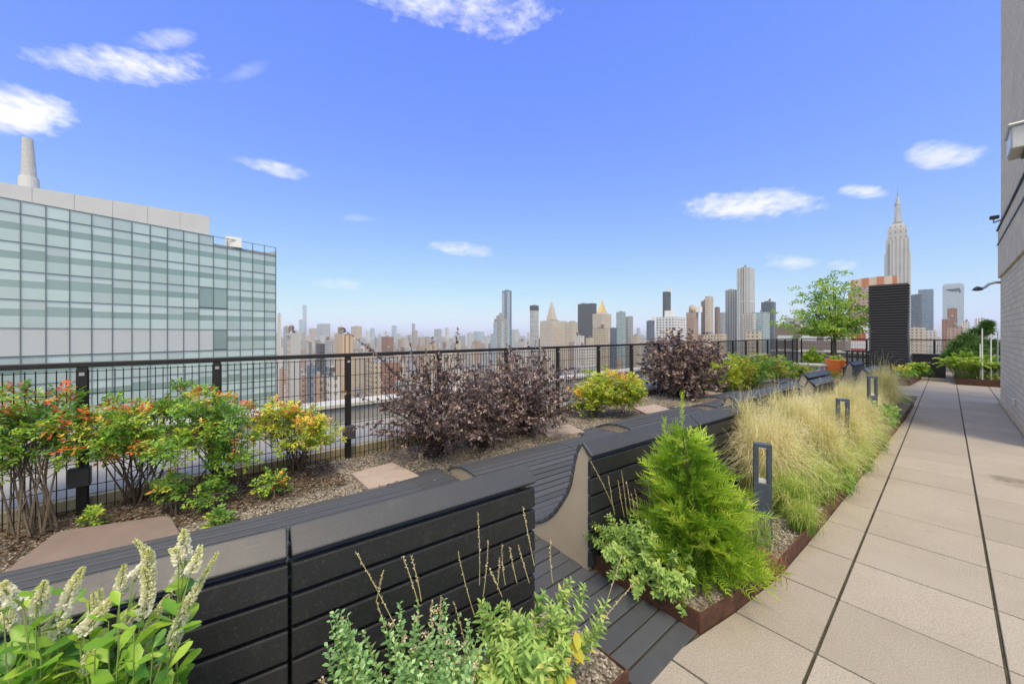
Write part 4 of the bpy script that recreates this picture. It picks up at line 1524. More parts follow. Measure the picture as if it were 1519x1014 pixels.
# chimney stack
Pc = pt(43, 494, tl * 1.16)[:2]
tc_ = float(Pc @ FV[:2])
zc = CAM_H + (HOR - 206) / F_PX * tc_
wpx = tc_ / F_PX
cs = thing('chimney_stack', 'pale tapered chimney stack on the roof of the glass building', 'chimney', (Pc[0], Pc[1], zroof))
za = CAM_H + (HOR - 263) / F_PX * tc_
MB().lathe([(10.5 * wpx, zroof - za - 1.5), (10 * wpx, -.4), (9.4 * wpx, -.35), (9.4 * wpx, 0)], (Pc[0], Pc[1], za), 20).build('base_ring', M['lightgrey'], cs)
mb = MB()
Q = Matrix(((d[0], p[0], 0, Pc[0]), (d[1], p[1], 0, Pc[1]), (0, 0, 1, 0), (0, 0, 0, 1)))
n = 16
ring0 = [(7.6 * wpx * math.cos(2 * math.pi * k / n), 6 * wpx * math.sin(2 * math.pi * k / n), za + .01) for k in range(n)]
ring1 = [(5.4 * wpx * math.cos(2 * math.pi * k / n) - 1.2 * wpx, 4.2 * wpx * math.sin(2 * math.pi * k / n), zc) for k in range(n)]
mb.add([tuple(Q @ Vector(v)) for v in ring0 + ring1], [(k, (k + 1) % n, n + (k + 1) % n, n + k) for k in range(n)] + [tuple(range(n, 2 * n))])
mb.build('stack', M['pale'], cs)

# ================================================================== plants
G = np.random.default_rng(11)
# leaf outlines: x across, y along, z lift; triangles
OVAL = (np.array([(0, 0, 0), (-.34, .26, .05), (-.48, .58, .06), (0, 1, -.10), (0, .28, 0), (0, .6, -.015), (.34, .26, .05), (.48, .58, .06)]),
        np.array([(0, 4, 1), (1, 4, 2), (4, 5, 2), (2, 5, 3), (0, 6, 4), (6, 7, 4), (4, 7, 5), (7, 3, 5)]))
DIAM = (np.array([(0, 0, 0), (-.5, .5, .08), (0, 1, -.04), (.5, .5, .08)]), np.array([(0, 2, 1), (0, 3, 2)]))
LANCE = (np.array([(0, 0, 0), (-.42, .3, .05), (-.34, .62, .03), (0, 1, -.12), (.42, .3, .05), (.34, .62, .03), (0, .45, -.01)]),
         np.array([(0, 6, 1), (1, 6, 2), (2, 6, 3), (0, 4, 6), (4, 5, 6), (5, 3, 6)]))
OBOV = (np.array([(0, 0, 0), (-.22, .25, .03), (-.46, .62, .06), (-.26, .92, .0), (0, 1, -.05), (0, .3, 0), (0, .65, -.01), (.22, .25, .03), (.46, .62, .06), (.26, .92, .0)]),
        np.array([(0, 5, 1), (1, 5, 2), (5, 6, 2), (2, 6, 3), (6, 4, 3), (0, 7, 5), (7, 8, 5), (5, 8, 6), (8, 9, 6), (6, 9, 4)]))
STRIP = (np.array([(-.5, 0, 0), (.5, 0, 0), (0, 1, 0)]), np.array([(0, 1, 2)]))
LOBED = (np.array([(0, 0, 0), (-.30, .15, .03), (-.55, .42, .06), (-.26, .58, .02), (0, 1, -.06), (.26, .58, .02), (.55, .42, .06), (.30, .15, .03)]),
         np.array([(0, 3, 1), (1, 3, 2), (0, 5, 3), (3, 5, 4), (0, 7, 5), (7, 6, 5)]))


def unit(a):
    return a / np.maximum(np.linalg.norm(a, axis=-1, keepdims=True), 1e-9)


def rdir(n, up=0.0):
    d = unit(G.standard_normal((n, 3)))
    d[:, 2] += up
    return unit(d)


class Leaves:
    def __init__(s):
        s.V, s.T, s.A, s.n = [], [], [], 0

    def put(s, P, D, N, Ln, Wd, tm, val):
        P, D, N = np.atleast_2d(P), unit(np.atleast_2d(D)), np.atleast_2d(N)
        X = unit(np.cross(D, N))
        N = np.cross(X, D)
        tv, tt = tm
        n = len(P)
        Ln = np.broadcast_to(np.asarray(Ln, float), (n,))[:, None, None]
        Wd = np.broadcast_to(np.asarray(Wd, float), (n,))[:, None, None]
        V = P[:, None] + tv[None, :, 0:1] * Wd * X[:, None] + tv[None, :, 1:2] * Ln * D[:, None] + tv[None, :, 2:3] * Ln * N[:, None]
        s.V.append(V.reshape(-1, 3))
        s.T.append((tt[None] + (s.n + np.arange(n) * len(tv))[:, None, None]).reshape(-1, 3))
        s.A.append(np.repeat(np.broadcast_to(np.asarray(val, float), (n,)), len(tt)))
        s.n += n * len(tv)

    def build(s, name, mat, parent=None, loc=None, smooth=False):
        return np_mesh(name, np.concatenate(s.V), np.concatenate(s.T), mat, parent, loc, {'rnd': np.concatenate(s.A)}, smooth)


def ell(n, c, r, shell=.35):
    d = unit(G.standard_normal((n, 3)))
    q = G.random(n) ** shell
    return np.asarray(c) + d * q[:, None] * np.asarray(r), d


def ribbon(paths, widths, side=None):
    """paths (n,k,3) -> flat ribbons; widths (k,) or (n,k)"""
    n, k, _ = paths.shape
    d = np.gradient(paths, axis=1)
    if side is None:
        side = unit(np.cross(unit(d.reshape(-1, 3)), np.array([.3, .2, 1.0]))).reshape(n, k, 3)
    w = np.broadcast_to(widths, (n, k))[..., None] * .5
    V = np.stack([paths - side * w, paths + side * w], axis=2).reshape(-1, 3)
    i = np.arange(n)[:, None] * (2 * k) + np.arange(k - 1)[None] * 2
    T = np.stack([i, i + 1, i + 3, i + 2], -1).reshape(-1, 4)
    return V, T


def stems(paths, r0, r1, n=5):
    mb = MB()
    for p in paths:
        k = len(p)
        mb.tube(p, [r0 + (r1 - r0) * i / (k - 1) for i in range(k)], n)
    return mb


def bez(a, b, c, k=6):
    t = np.linspace(0, 1, k)[:, None]
    return (1 - t) ** 2 * np.asarray(a) + 2 * t * (1 - t) * np.asarray(b) + t ** 2 * np.asarray(c)


BARK = simple('shrub_bark', (.13, .10, .075), .9, noise=.35, nscale=60)
BARKD = simple('dark_bark', (.06, .045, .04), .9, noise=.35, nscale=60)
GSTEM = simple('green_stem', (.20, .27, .07), .6, noise=.2, nscale=40)
DRY = simple('dry_stalk', (.42, .38, .17), .8, noise=.3, nscale=80)
ROSE = leafmat('rose_leaf', [(0, (0.115, 0.257, 0.047)), (.35, (0.203, 0.405, 0.068)), (.60, (0.405, 0.567, 0.081)), (.78, (0.648, 0.648, 0.108)), (.86, (0.837, 0.486, 0.095)), (1, (0.756, 0.162, 0.061))], .5, .3)
ROSEY = leafmat('yellow_rose_leaf', [(0, (0.204, 0.324, 0.048)), (.35, (0.396, 0.504, 0.060)), (.7, (0.660, 0.648, 0.084)), (.88, (0.816, 0.576, 0.096)), (1, (0.660, 0.240, 0.072))], .5, .3)
GREENB = leafmat('hedge_leaf', [(0, (0.098, 0.234, 0.039)), (.4, (0.195, 0.403, 0.058)), (.75, (0.403, 0.546, 0.091)), (.93, (0.572, 0.546, 0.117)), (1, (0.585, 0.286, 0.104))], .5, .3)
PURP = leafmat('purple_leaf', [(0, (0.073, 0.052, 0.055)), (.35, (0.152, 0.107, 0.107)), (.65, (0.275, 0.195, 0.189)), (.85, (0.439, 0.329, 0.305)), (.95, (0.390, 0.293, 0.183)), (1, (0.512, 0.390, 0.195))], .42, .2, tint=1.4, spec=.6)
STRAW = leafmat('feather_grass', [(0, (.13, .25, .04)), (.22, (.30, .40, .08)), (.5, (.60, .59, .23)), (.8, (.78, .71, .42)), (1, (.84, .79, .56))], .6, .4, tint=1.1)
_t = STRAW.node_tree
_oi = _t.nodes.new('ShaderNodeObjectInfo')
_at = [n for n in _t.nodes if n.type == 'ATTRIBUTE'][0]
_rp = [n for n in _t.nodes if n.type == 'VALTORGB'][0]
_t.links.new(mth(_t, 'ADD', _at.outputs['Fac'], mth(_t, 'MULTIPLY', mth(_t, 'SUBTRACT', _oi.outputs['Random'], 0.40), 0.30)), _rp.inputs[0])
GRASSG = leafmat('green_grass', [(0, (0.117, 0.260, 0.039)), (.4, (0.260, 0.429, 0.072)), (.8, (0.546, 0.624, 0.169)), (1, (0.780, 0.715, 0.325))], .6, .35, tint=1.1)
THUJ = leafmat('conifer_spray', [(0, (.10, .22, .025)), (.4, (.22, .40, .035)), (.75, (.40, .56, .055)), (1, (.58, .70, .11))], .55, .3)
CLETH = leafmat('broad_leaf', [(0, (.06, .19, .045)), (.35, (.15, .35, .04)), (.7, (.30, .52, .05)), (1, (.50, .66, .12))], .36, .35)
FLORET = leafmat('cream_floret', [(0, (.62, .68, .24)), (.35, (.82, .82, .50)), (.7, (.90, .89, .78)), (1, (.92, .91, .86))], .7, .35, tint=1.0)
SALV = leafmat('sage_leaf', [(0, (0.156, 0.299, 0.078)), (.5, (0.312, 0.494, 0.130)), (.85, (0.520, 0.650, 0.208)), (1, (0.676, 0.650, 0.208))], .6, .3)
GREY = leafmat('grey_green_leaf', [(0, (0.155, 0.342, 0.132)), (.5, (0.296, 0.528, 0.217)), (1, (0.559, 0.745, 0.373))], .45, .25)
YELL = leafmat('yellow_leaf', [(0, (.50, .50, .07)), (1, (.70, .58, .08))], .5, .35)
DRYF = leafmat('dried_flower', [(0, (.40, .30, .18)), (.5, (.58, .48, .32)), (1, (.74, .68, .54))], .8, .2)
TREEL = leafmat('tree_leaf', [(0, (0.121, 0.243, 0.041)), (.5, (0.257, 0.432, 0.068)), (1, (0.486, 0.621, 0.121))], .5, .35)
PINE = leafmat('pine_needle', [(0, (.03, .09, .02)), (.6, (.08, .19, .04)), (1, (.17, .30, .07))], .5, .15)
FERN = leafmat('light_shrub_leaf', [(0, (0.196, 0.356, 0.057)), (.5, (0.368, 0.529, 0.092)), (1, (0.575, 0.690, 0.184))], .5, .35)


def vary(n, lo=.0, hi=1.0, base=None, s=.12):
    b = G.uniform(lo, hi, n) if base is None else base
    return np.clip(b + G.normal(0, s, n), 0, 1)


# ---------------------------------------------------------------- rose-like shrubs with pinnate leaves
def pinnate(Lv, P, D, N, size, val, pairs=3, lw=.52):
    n = len(P)
    X = unit(np.cross(D, N))
    for j in range(pairs):
        f = .25 + .62 * j / max(1, pairs - 1) * .95
        sz = size * (.34 + .06 * j)
        for sgn in (-1, 1):
            q = P + D * (size * f)[:, None] - N * (size * .10 * f * f)[:, None]
            dd = unit(D * .55 + X * sgn * .85 + G.normal(0, .12, (n, 3)))
            Lv.put(q, dd, N + G.normal(0, .25, (n, 3)), sz, sz * lw, DIAM, vary(n, base=val, s=.05))
    q = P + D * (size * .86)[:, None] - N * (size * .08)[:, None]
    Lv.put(q, D - N * .15, N + G.normal(0, .2, (n, 3)), size * .42, size * .42 * lw, DIAM, vary(n, base=val, s=.05))


def rose_bush(name, label, root, clumps, mat, size=.085, group=None, warm=.28, cat='shrub', stemn=14, per=7, hips=0, woody=True):
    root = np.asarray(root, float)
    t = thing(name, label, cat, root, group)
    Lv = Leaves()
    paths = []
    cl_all = []
    for (c, r, n) in clumps:
        n = int(n * (1.35 if n > 15 else 1.0))
        r = tuple(q * (1.15 if n > 15 else 1.0) for q in r)
        cc, dd = ell(n, c, r, .55)
        cc[:, 2] = np.maximum(cc[:, 2], root[2] + .05)
        cl_all.append(cc)
        up = (cc[:, 2] - (c[2] - r[2])) / (2 * r[2])
        P = np.repeat(cc, per, 0) + G.normal(0, .012, (n * per, 3))
        D = rdir(n * per, .25)
        D = unit(D + np.repeat(dd, per, 0) * .35)
        N = unit(np.array([0, 0, 1.0]) + G.normal(0, .35, (n * per, 3)))
        base = np.where(G.random(n) < warm * (.3 + 1.1 * up), G.uniform(.70, 1.0, n), G.uniform(.05, .66, n))
        val = np.clip(np.repeat(base, per) + G.normal(0, .10, n * per), 0, 1)
        pinnate(Lv, P, D, N, size * G.uniform(.7, 1.2, n * per), val)
    cc = np.concatenate(cl_all)
    Lv.build('foliage', mat, t)
    if woody:
        base = root + np.c_[G.normal(0, .07, (stemn, 2)), np.zeros(stemn)]
        pick = cc[G.permutation(len(cc))[:stemn * 4]]
        mains = []
        mid_c = np.mean([np.array(c) for c, r, n in clumps], axis=0)
        for i in range(stemn):
            e = pick[i]
            m = base[i] * .45 + e * .35 + mid_c * .2 + np.array([0, 0, .05]) + G.normal(0, .05, 3)
            mains.append(bez(base[i], m, e, 7))
        mb = stems(mains, .0085, .003)
        for e in pick[stemn:]:
            m = mains[G.integers(stemn)]
            s0 = m[G.integers(2, 6)]
            p = bez(s0, (s0 + e) / 2 + np.array([0, 0, -.03]) + G.normal(0, .04, 3), e, 5)
            mb.tube(p, [.0045, .004, .0035, .003, .002], 4)
        mb.build('stems', BARK, t)
    if hips:
        top = cc[np.argsort(-cc[:, 2] + G.normal(0, .08, len(cc)))[:hips]]
        for e in top:
            k = 9
            Hl = Leaves()
            Hl.put(e + G.normal(0, .015, (k, 3)) + np.array([0, 0, .03]), rdir(k, .5), rdir(k), .034, .020, DIAM, G.uniform(.3, 1, k))
            Hl.build('red_tip', HIP, t)
    return t


HIP = leafmat('red_tip', [(0, (.60, .26, .06)), (.5, (.55, .13, .045)), (1, (.40, .06, .035))], .5, .25)
RG = 'rose bushes along the railing'


def gz(x, y, z=.04):
    return (x, y, z)


def P_(u, v, t):
    return pt(u, v, t)


rose_bush('rose_bush', 'bushy rose shrub at the far left end of the railing, on many bare twisted stems', gz(*at(60, 800)[:2]),
          [(P_(35, 622, 2.95), (.42, .30, .24), 70), (P_(95, 645, 3.0), (.30, .25, .16), 34), (P_(15, 668, 2.9), (.24, .2, .12), 20)], ROSE, group=RG, hips=22, warm=.20, stemn=13)
rose_bush('rose_bush', 'spreading rose shrub between the two left railing posts, leaning over the brown slab', gz(*at(205, 752)[:2]),
          [(P_(190, 625, 3.2), (.40, .28, .20), 60), (P_(245, 655, 3.25), (.34, .25, .15), 40), (P_(160, 660, 3.1), (.22, .2, .12), 22)], ROSE, group=RG, hips=14, warm=.13, stemn=16)
rose_bush('rose_bush', 'tall green rose shrub in front of the railing post right of the brown slab', gz(*at(322, 722)[:2]),
          [(P_(318, 615, 3.5), (.32, .25, .24), 56), (P_(355, 668, 3.5), (.18, .18, .16), 24), (P_(270, 600, 3.5), (.22, .2, .14), 22)], ROSE, group=RG, hips=8, warm=.08)
rose_bush('rose_bush', 'yellowing rose shrub left of the purple bushes, its last branch touching the post box', gz(*at(440, 704)[:2]),
          [(P_(430, 632, 3.95), (.38, .26, .20), 54), (P_(478, 642, 4.0), (.24, .2, .14), 26), (P_(395, 620, 3.9), (.2, .2, .16), 20)], ROSEY, group=RG, hips=14, warm=.20)
for (u, v, t_, r, lab) in ((252, 716, 3.2, .13, 'low rose sprout with orange tips at the edge of the mulch'), (312, 729, 3.25, .12, 'low green rose sprout just left of the gravel path'),
                           (405, 716, 3.55, .11, 'small rose sprout below the yellowing shrub'), (322, 770, 2.98, .075, 'tiny bright green seedling beside the bench boards'),
                           (143, 768, 2.95, .06, 'tiny two-leaved seedling behind the brown slab')):
    c = P_(u, v, t_)
    c[2] = max(c[2], .04 + r * .8)
    rose_bush('rose_sprout', lab, (c[0], c[1], .04), [(c, (r, r, r * .8), max(5, int(r * 120)))], ROSE, size=.08, warm=.2 if 'orange' in lab else .06, stemn=4, cat='seedling')

# yellow-green bush and the green row further on
RR = lambda u, t_: (FV + RV * (u - CXP) / F_PX) * t_
def groot(u, t_):
    p = RR(u, t_)
    return (p[0], p[1], .04)


rose_bush('rose_bush', 'round yellow-green rose bush between the purple bushes and the dark shrub', groot(880, 6.95),
          [(P_(905, 575, 7.0), (.56, .40, .30), 90), (P_(870, 590, 6.9), (.34, .3, .22), 44), (P_(930, 588, 7.0), (.30, .25, .16), 30)], ROSEY, size=.12, group=RG, warm=.14)
rose_bush('rose_bush', 'thin leaning rose bush stem with leaves at the right edge of the yellow-green bush', groot(912, 6.9),
          [(P_(938, 572, 6.9), (.22, .2, .10), 18)], ROSEY, size=.11, group=RG, warm=.15, stemn=5)
for i, (u, v, t_, r, lab) in enumerate(((1085, 549, 10.4, .62, 'lime green bush right of the dark shrub, first of the green row'), (1118, 547, 12.0, .66, 'darker green bush in the middle of the green row'),
                                        (1150, 548, 13.2, .62, 'bush with yellow and rusty leaves near the end of the green row'), (1178, 551, 13.6, .45, 'low green bush at the foot of the pale table'),
                                        (1072, 560, 9.8, .46, 'low lime bush in front at the near end of the green row'), (1105, 562, 10.8, .42, 'small dark green bush low behind the bench humps'))):
    c = P_(u, v, t_)
    rose_bush('rose_bush', lab, groot(u, t_), [(c, (r, r * .9, .36 if r > .5 else .26), int(150 * r))], ROSEY if i in (0, 4) else GREENB, size=.15, group=RG, warm=.45 if i == 2 else .1, stemn=8, per=7)

# ---------------------------------------------------------------- purple shrubs made of arching shoots
def shoot_bush(name, label, root, rx, ry, h, nsh, leaf, mat, group=None, extra=(), cat='shrub', per=34, seed=0, bias=(0, 0)):
    root = np.asarray(root, float)
    t = thing(name, label, cat, root, group)
    Lv = Leaves()
    paths = []
    for i in range(nsh):
        a = G.uniform(0, 2 * math.pi)
        rr = math.sqrt(G.random())
        ex, ey = math.cos(a) * rr * rx + bias[0], math.sin(a) * rr * ry + bias[1]
        ez = h * (1 - .55 * rr * rr) * G.uniform(.45, 1.0)
        b0 = root + np.array([G.normal(0, .08), G.normal(0, .08), 0])
        e = root + np.array([ex, ey, ez])
        m = root + np.array([ex * .35, ey * .35, ez * .85])
        paths.append(bez(b0, m, e, 9))
    for p in extra:
        paths.append(p)
    # twiggy sprays filling the crown
    nf = int(rx * ry * h * 340)
    cc, dd = ell(nf, root + np.array([0, 0, h * .50]), (rx * .92, ry * .92, h * .50), .42)
    for c, d_ in zip(cc, dd):
        o_ = unit(d_ * .6 + rdir(1, .35)[0])
        k = 12
        f = np.linspace(0, 1, k)
        q = c + o_ * (f * leaf * 3.4)[:, None] - np.array([0, 0, 1.0]) * (f ** 2 * leaf * .8)[:, None]
        D = unit(o_ * .5 + rdir(k, .0))
        b_ = G.beta(2, 3)
        Lv.put(q, D, unit(np.array([0, 0, .8]) + G.normal(0, .5, (k, 3))), leaf * G.uniform(.65, 1.15, k), leaf * G.uniform(.45, .75, k), LOBED,
               np.clip(b_ + G.normal(0, .16, k) + (G.random(k) < .02) * .5, 0, 1))
    for pi_, p in enumerate(paths):
        L_ = np.linalg.norm(np.diff(p, axis=0), axis=1).sum()
        n = max(10, int((per if pi_ < nsh else per * .40) * L_))
        f = G.uniform(.30, 1.0, n) ** .8
        idx = f * (len(p) - 1)
        i0 = np.minimum(idx.astype(int), len(p) - 2)
        w = (idx - i0)[:, None]
        q = p[i0] * (1 - w) + p[i0 + 1] * w
        ax = unit(p[i0 + 1] - p[i0])
        D = unit(ax * .55 + rdir(n, .05))
        N = unit(np.array([0, 0, .8]) + G.normal(0, .55, (n, 3)))
        val = np.clip(G.beta(2, 3.2, n) + (f > .88) * .12 + (G.random(n) < .03) * .4, 0, 1)
        Lv.put(q, D, N, leaf * G.uniform(.6, 1.2, n), leaf * G.uniform(.45, .75, n), LOBED, val)
    Lv.build('foliage', mat, t)
    mb = MB()
    for p in paths:
        mb.tube(p[::2], [.007 - .0045 * i / 4 for i in range(len(p[::2]))], 4)
    mb.build('stems', BARKD, t)
    return t


PG = 'dark purple shrubs along the railing'
r1 = groot(645, 4.75)
ex = [bez(np.array(r1) + (0, 0, .3), P_(590, 540, 4.5), P_(512, 490, 4.35), 9),       bez(np.array(r1) + (0, 0, .3), P_(600, 560, 4.6), P_(545, 512, 4.5), 9), bez(np.array(r1) + (0, 0, .3), P_(620, 560, 4.6), P_(605, 497, 4.6), 9),
      bez(np.array(r1) + (0, 0, .3), P_(570, 600, 4.4), P_(508, 580, 4.3), 9), bez(np.array(r1) + (0, 0, .2), P_(580, 610, 4.5), P_(512, 640, 4.2), 9),
      bez(np.array(r1) + (0, 0, .3), P_(665, 560, 4.6), P_(680, 490, 4.7), 9), bez(np.array(r1) + (0, 0, .3), P_(650, 560, 4.6), P_(640, 500, 4.7), 9)]
shoot_bush('purple_shrub', 'largest dark purple shrub, its long sprays reaching left over the rail', r1, .92, .78, 1.30, 80, .05, PURP, PG, ex, per=60)
r2 = groot(775, 5.75)
ex = [bez(np.array(r2) + (0, 0, .3), P_(790, 560, 5.7), P_(795, 503, 5.7), 9), bez(np.array(r2) + (0, 0, .3), P_(770, 560, 5.7), P_(755, 512, 5.7), 9),
      bez(np.array(r2) + (0, 0, .2), P_(830, 590, 5.8), P_(862, 545, 5.9), 9), bez(np.array(r2) + (0, 0, .2), P_(820, 610, 5.5), P_(850, 608, 5.4), 9)]
shoot_bush('purple_shrub', 'second dark purple shrub, standing between the largest one and the yellow-green rose', r2, .98, .78, 1.32, 80, .055, PURP, PG, ex, per=55)
r2b = groot(715, 5.1)
shoot_bush('purple_shrub', 'purple shrub filling the gap between the two big purple ones, a little lower than both', r2b, .80, .55, 1.12, 50, .05, PURP, PG, per=60)
r3 = groot(1008, 9.1)
shoot_bush('purple_shrub', 'dark purple shrub standing alone farther along, before the green row', r3, 1.05, .9, 1.55, 70, .085, PURP, PG, per=40)

# ---------------------------------------------------------------- little tree
TR = groot(1237, 16.0)
tree = thing('small_tree', 'small leafy tree with a spreading layered crown before the orange tub', 'tree', TR)
fork = np.array(P_(1238, 497, 16.0))
mb = MB().tube([TR, (TR[0] + .03, TR[1], .7), tuple(fork - (0, 0, .25)), tuple(fork)], [.10, .075, .065, .055], 8)
Lt = Leaves()
tips = []
for (u, v, dt) in ((1178, 462, .0), (1190, 445, .6), (1170, 478, -.5), (1200, 425, .2), (1222, 415, -.3), (1236, 408, .1), (1258, 420, .5), (1275, 438, -.4), (1290, 458, .2),
                   (1308, 455, .0), (1262, 470, -.8), (1215, 482, -.8), (1248, 440, .8), (1228, 450, -.9), (1205, 460, .9), (1280, 475, .7), (1190, 490, .6), (1255, 488, -.5), (1240, 425, .0), (1225, 470, .5)):
    e = np.array(P_(u, v, 16.0 + dt))
    m = fork * .55 + e * .45 + np.array([0, 0, -.12 if v > 455 else .15])
    p = bez(fork, m, e, 8)
    tips.append(p)
    mb.tube(p[:-1], [.035 - .028 * i / 7 for i in range(7)], 5)
mb.build('trunk', BARK, tree)
for p in tips:
    for k in range(2, 8):
        n = 20 if k < 5 else 28
        for s in range(3):
            c = p[k] + G.normal(0, 1, 3) * np.array([.34, .34, .06])
            q, dd = ell(n, c, (.24, .24, .07), .6)
            Lt.put(q, unit(dd * .6 + rdir(n, -.1)), unit(np.array([0, 0, 1]) + G.normal(0, .45, (n, 3))), .115, .062, DIAM, vary(n, base=np.full(n, G.uniform(.15, .85)), s=.15))
Lt.build('crown', TREEL, tree)

# ---------------------------------------------------------------- feather grass
def grass_mesh(name, n, h, spread, mat, w=.003, k=6, droop=.5, base=.06, straw=1.0, seed=1):
    g = np.random.default_rng(seed)
    a = g.uniform(0, 2 * np.pi, n)
    out = g.beta(1.6, 2.2, n) * spread
    hh = h * g.uniform(.55, 1.05, n) * (1 - .35 * (out / max(spread, .01)) ** 2)
    hh[:n // 14] *= 1.28
    b = np.c_[g.normal(0, base, (n, 2)), np.zeros(n)]
    dirv = np.c_[np.cos(a), np.sin(a), np.zeros(n)]
    s = np.linspace(0, 1, k)
    rad = (out[:, None] * (s ** 1.7)[None])
    up = hh[:, None] * (np.sin(s * np.pi * .5) ** .9)[None] - (droop * out[:, None] * (s ** 4)[None])
    wob = g.normal(0, .012, (n, k, 3)) * s[None, :, None]
    P = b[:, None] + dirv[:, None] * rad[..., None] + np.array([0, 0, 1.0]) * up[..., None] + wob
    side = np.cross(dirv, np.array([0, 0, 1.0]))
    side = unit(side * 1.0 + g.normal(0, .5, (n, 3)))[:, None].repeat(k, 1)
    W = w * (1 - .75 * s)[None] * g.uniform(.7, 1.3, n)[:, None]
    V, T = ribbon(P, W, side)
    val = np.clip((s[None] ** .72 * 1.02 + g.normal(0, .12, n)[:, None]) * straw, 0, 1)
    val = np.repeat(val.reshape(-1), 2)
    o = np_mesh(name, V, T, mat, attr={'rnd': val})
    return o


protos = []
for i in range(3):
    r = thing('feather_grass_clump', 'clump of blond feather grass merging with its neighbours in the planter', 'ornamental grass', (0, 0, 0), 'blond feather grass clumps in the planter')
    o = grass_mesh('blades', (1850, 2000, 1800)[i], (1.02, .95, .98)[i], (.50, .62, .80)[i], STRAW, .0048, k=7, seed=20 + i, droop=(.28, .45, .60)[i])
    o.parent = r
    tag(r, kind='thing')
    protos.append(r)
gpos = []
gq = random.Random(4)
y = 4.40
while y < 10.3:
    for x in (-1.30, -1.02, -.80):
        if x > -.9 and y < 4.8:
            continue
        gpos.append((x + gq.uniform(-.08, .08), y + gq.uniform(-.15, .15), gq.uniform(.85, 1.0) * (.95 if y < 5.2 else .80 if y < 7.5 else .74) * (.92 if x > -.9 else 1)))
    y += .68 if y < 7 else .78
first = [0, 0, 0]
for i, (x, y, s) in enumerate(gpos):
    k = i % 3
    rz = gq.uniform(0, 6.28)
    if not first[k]:
        first[k] = 1
        r = protos[k]
        r.location = (x, y, .05)
        r.rotation_euler = (0, 0, rz)
        r.scale = (s, s, s)
    else:
        copy_tree(protos[k], (x, y, .05), rz, s)
for (x, y, s, lab) in ((-.84, 10.9, .80, 'small blond grass clump at the very end of the bed, behind the last big fountain'),
                       (-.80, 9.9, 1.02, 'last big fountain of blond grass, leaning over the pavement joint behind the bollard'),
                       (-1.16, 4.05, .86, 'nearest blond grass clump, feathering over the end of the second bench')):
    c = copy_tree(protos[1], (x, y, .05), 1.0, s * 1.0, label=lab)
    del c['group']
# greener tufts at the kerb
gp = thing('green_grass_tuft', 'green grass tuft in front of the bollard at the planter edge', 'ornamental grass', (-.86, 3.85, .05))
o = grass_mesh('blades', 900, .42, .34, GRASSG, .0038, seed=41, droop=.4, straw=.9)
o.parent = gp
tag(gp, kind='thing')
copy_tree(gp, (-.80, 4.35, .05), 2.0, .95, 'green grass tuft spilling over the steel edging right of the bollard')
copy_tree(gp, (-.98, 4.6, .05), 4.0, 1.15, 'taller green tuft between the bollard and the blond grass')
copy_tree(gp, (-.74, 5.3, .05), 3.0, .9, 'green tuft at the pavement in the middle of the grass bed')
copy_tree(gp, (-.72, 6.1, .05), 5.0, .85, 'green tuft at the pavement below the middle bollard')
copy_tree(gp, (-.74, 3.62, .05), 1.2, .62, 'smallest green tuft, on the steel edging just past the bollard')
copy_tree(gp, (-.70, 4.9, .05), .4, .80, 'green tuft hanging over the edging beside the fern-leaved clump')
copy_tree(gp, (-.66, 5.75, .05), 2.6, .85, 'green tuft leaning over the pavement between the nearest and middle bollards')
copy_tree(gp, (-.64, 6.9, .05), 4.4, .85, 'green tuft over the steel edging between the middle and farthest bollards')
sg = thing('red_sedge', 'small rusty red sedge tuft leaning over the steel edging by the conifer', 'sedge', (-.79, 2.78, .06))
o = grass_mesh('blades', 260, .16, .14, leafmat('rusty_sedge', [(0, (.16, .22, .05)), (.5, (.34, .20, .08)), (1, (.52, .26, .13))], .6, .3), .004, seed=55)
o.parent = sg
gg = thing('green_grass_tuft', 'thin pale grass tuft between the conifer and the bollard', 'ornamental grass', (-.90, 3.08, .05))
o = grass_mesh('blades', 220, .30, .20, GRASSG, .003, seed=57)
o.parent = gg
tag(gg, kind='thing')


# leafy low plants among the grass
def leafy(name, label, root, r, h, n, L_, W_, tm, mat, cat, group=None, lo=.1, hi=.9, loc=None, up=.2):
    root = np.asarray(root, float)
    t = thing(name, label, cat, root, group)
    Lv = Leaves()
    c = root + np.array([0, 0, h * .5])
    q, dd = ell(n, c, (r, r, h * .52), .5)
    q[:, 2] = np.maximum(q[:, 2], root[2] + .01)
    Lv.put(q, unit(dd * .7 + rdir(n, up)), unit(np.array([0, 0, .9]) + G.normal(0, .45, (n, 3))), L_ * G.uniform(.6, 1.2, n), W_ * G.uniform(.7, 1.2, n), tm, vary(n, lo, hi, s=.05))
    Lv.build('foliage', mat, t)
    ns = 14
    ps = [bez(root + np.r_[G.normal(0, r * .15, 2), 0], root + np.array([0, 0, h * .5]) + G.normal(0, r * .2, 3), q[G.integers(n)], 5) for _ in range(ns)]
    stems(ps, .004, .002, 4).build('stems', GSTEM, t)
    return t


leafy('leafy_plant', 'dark green fern-leaved clump on the steel edging right of the green tufts', (-.74, 4.75, .05), .17, .22, 260, .075, .032, LANCE, GREENB, 'perennial', lo=0, hi=.5)
leafy('leafy_plant', 'dark green leafy clump below the farthest bollard', (-.78, 8.1, .05), .30, .48, 420, .08, .045, LANCE, GREENB, 'perennial', lo=0, hi=.5)
leafy('leafy_plant', 'green leafy clump with seed heads in the grass above the fern-leaved one', (-.92, 5.15, .05), .26, .50, 380, .07, .03, LANCE, SALV, 'perennial')
leafy('leafy_plant', 'light green leafy clump under the last blond grass', (-.70, 9.0, .05), .22, .32, 240, .08, .04, LANCE, SALV, 'perennial')

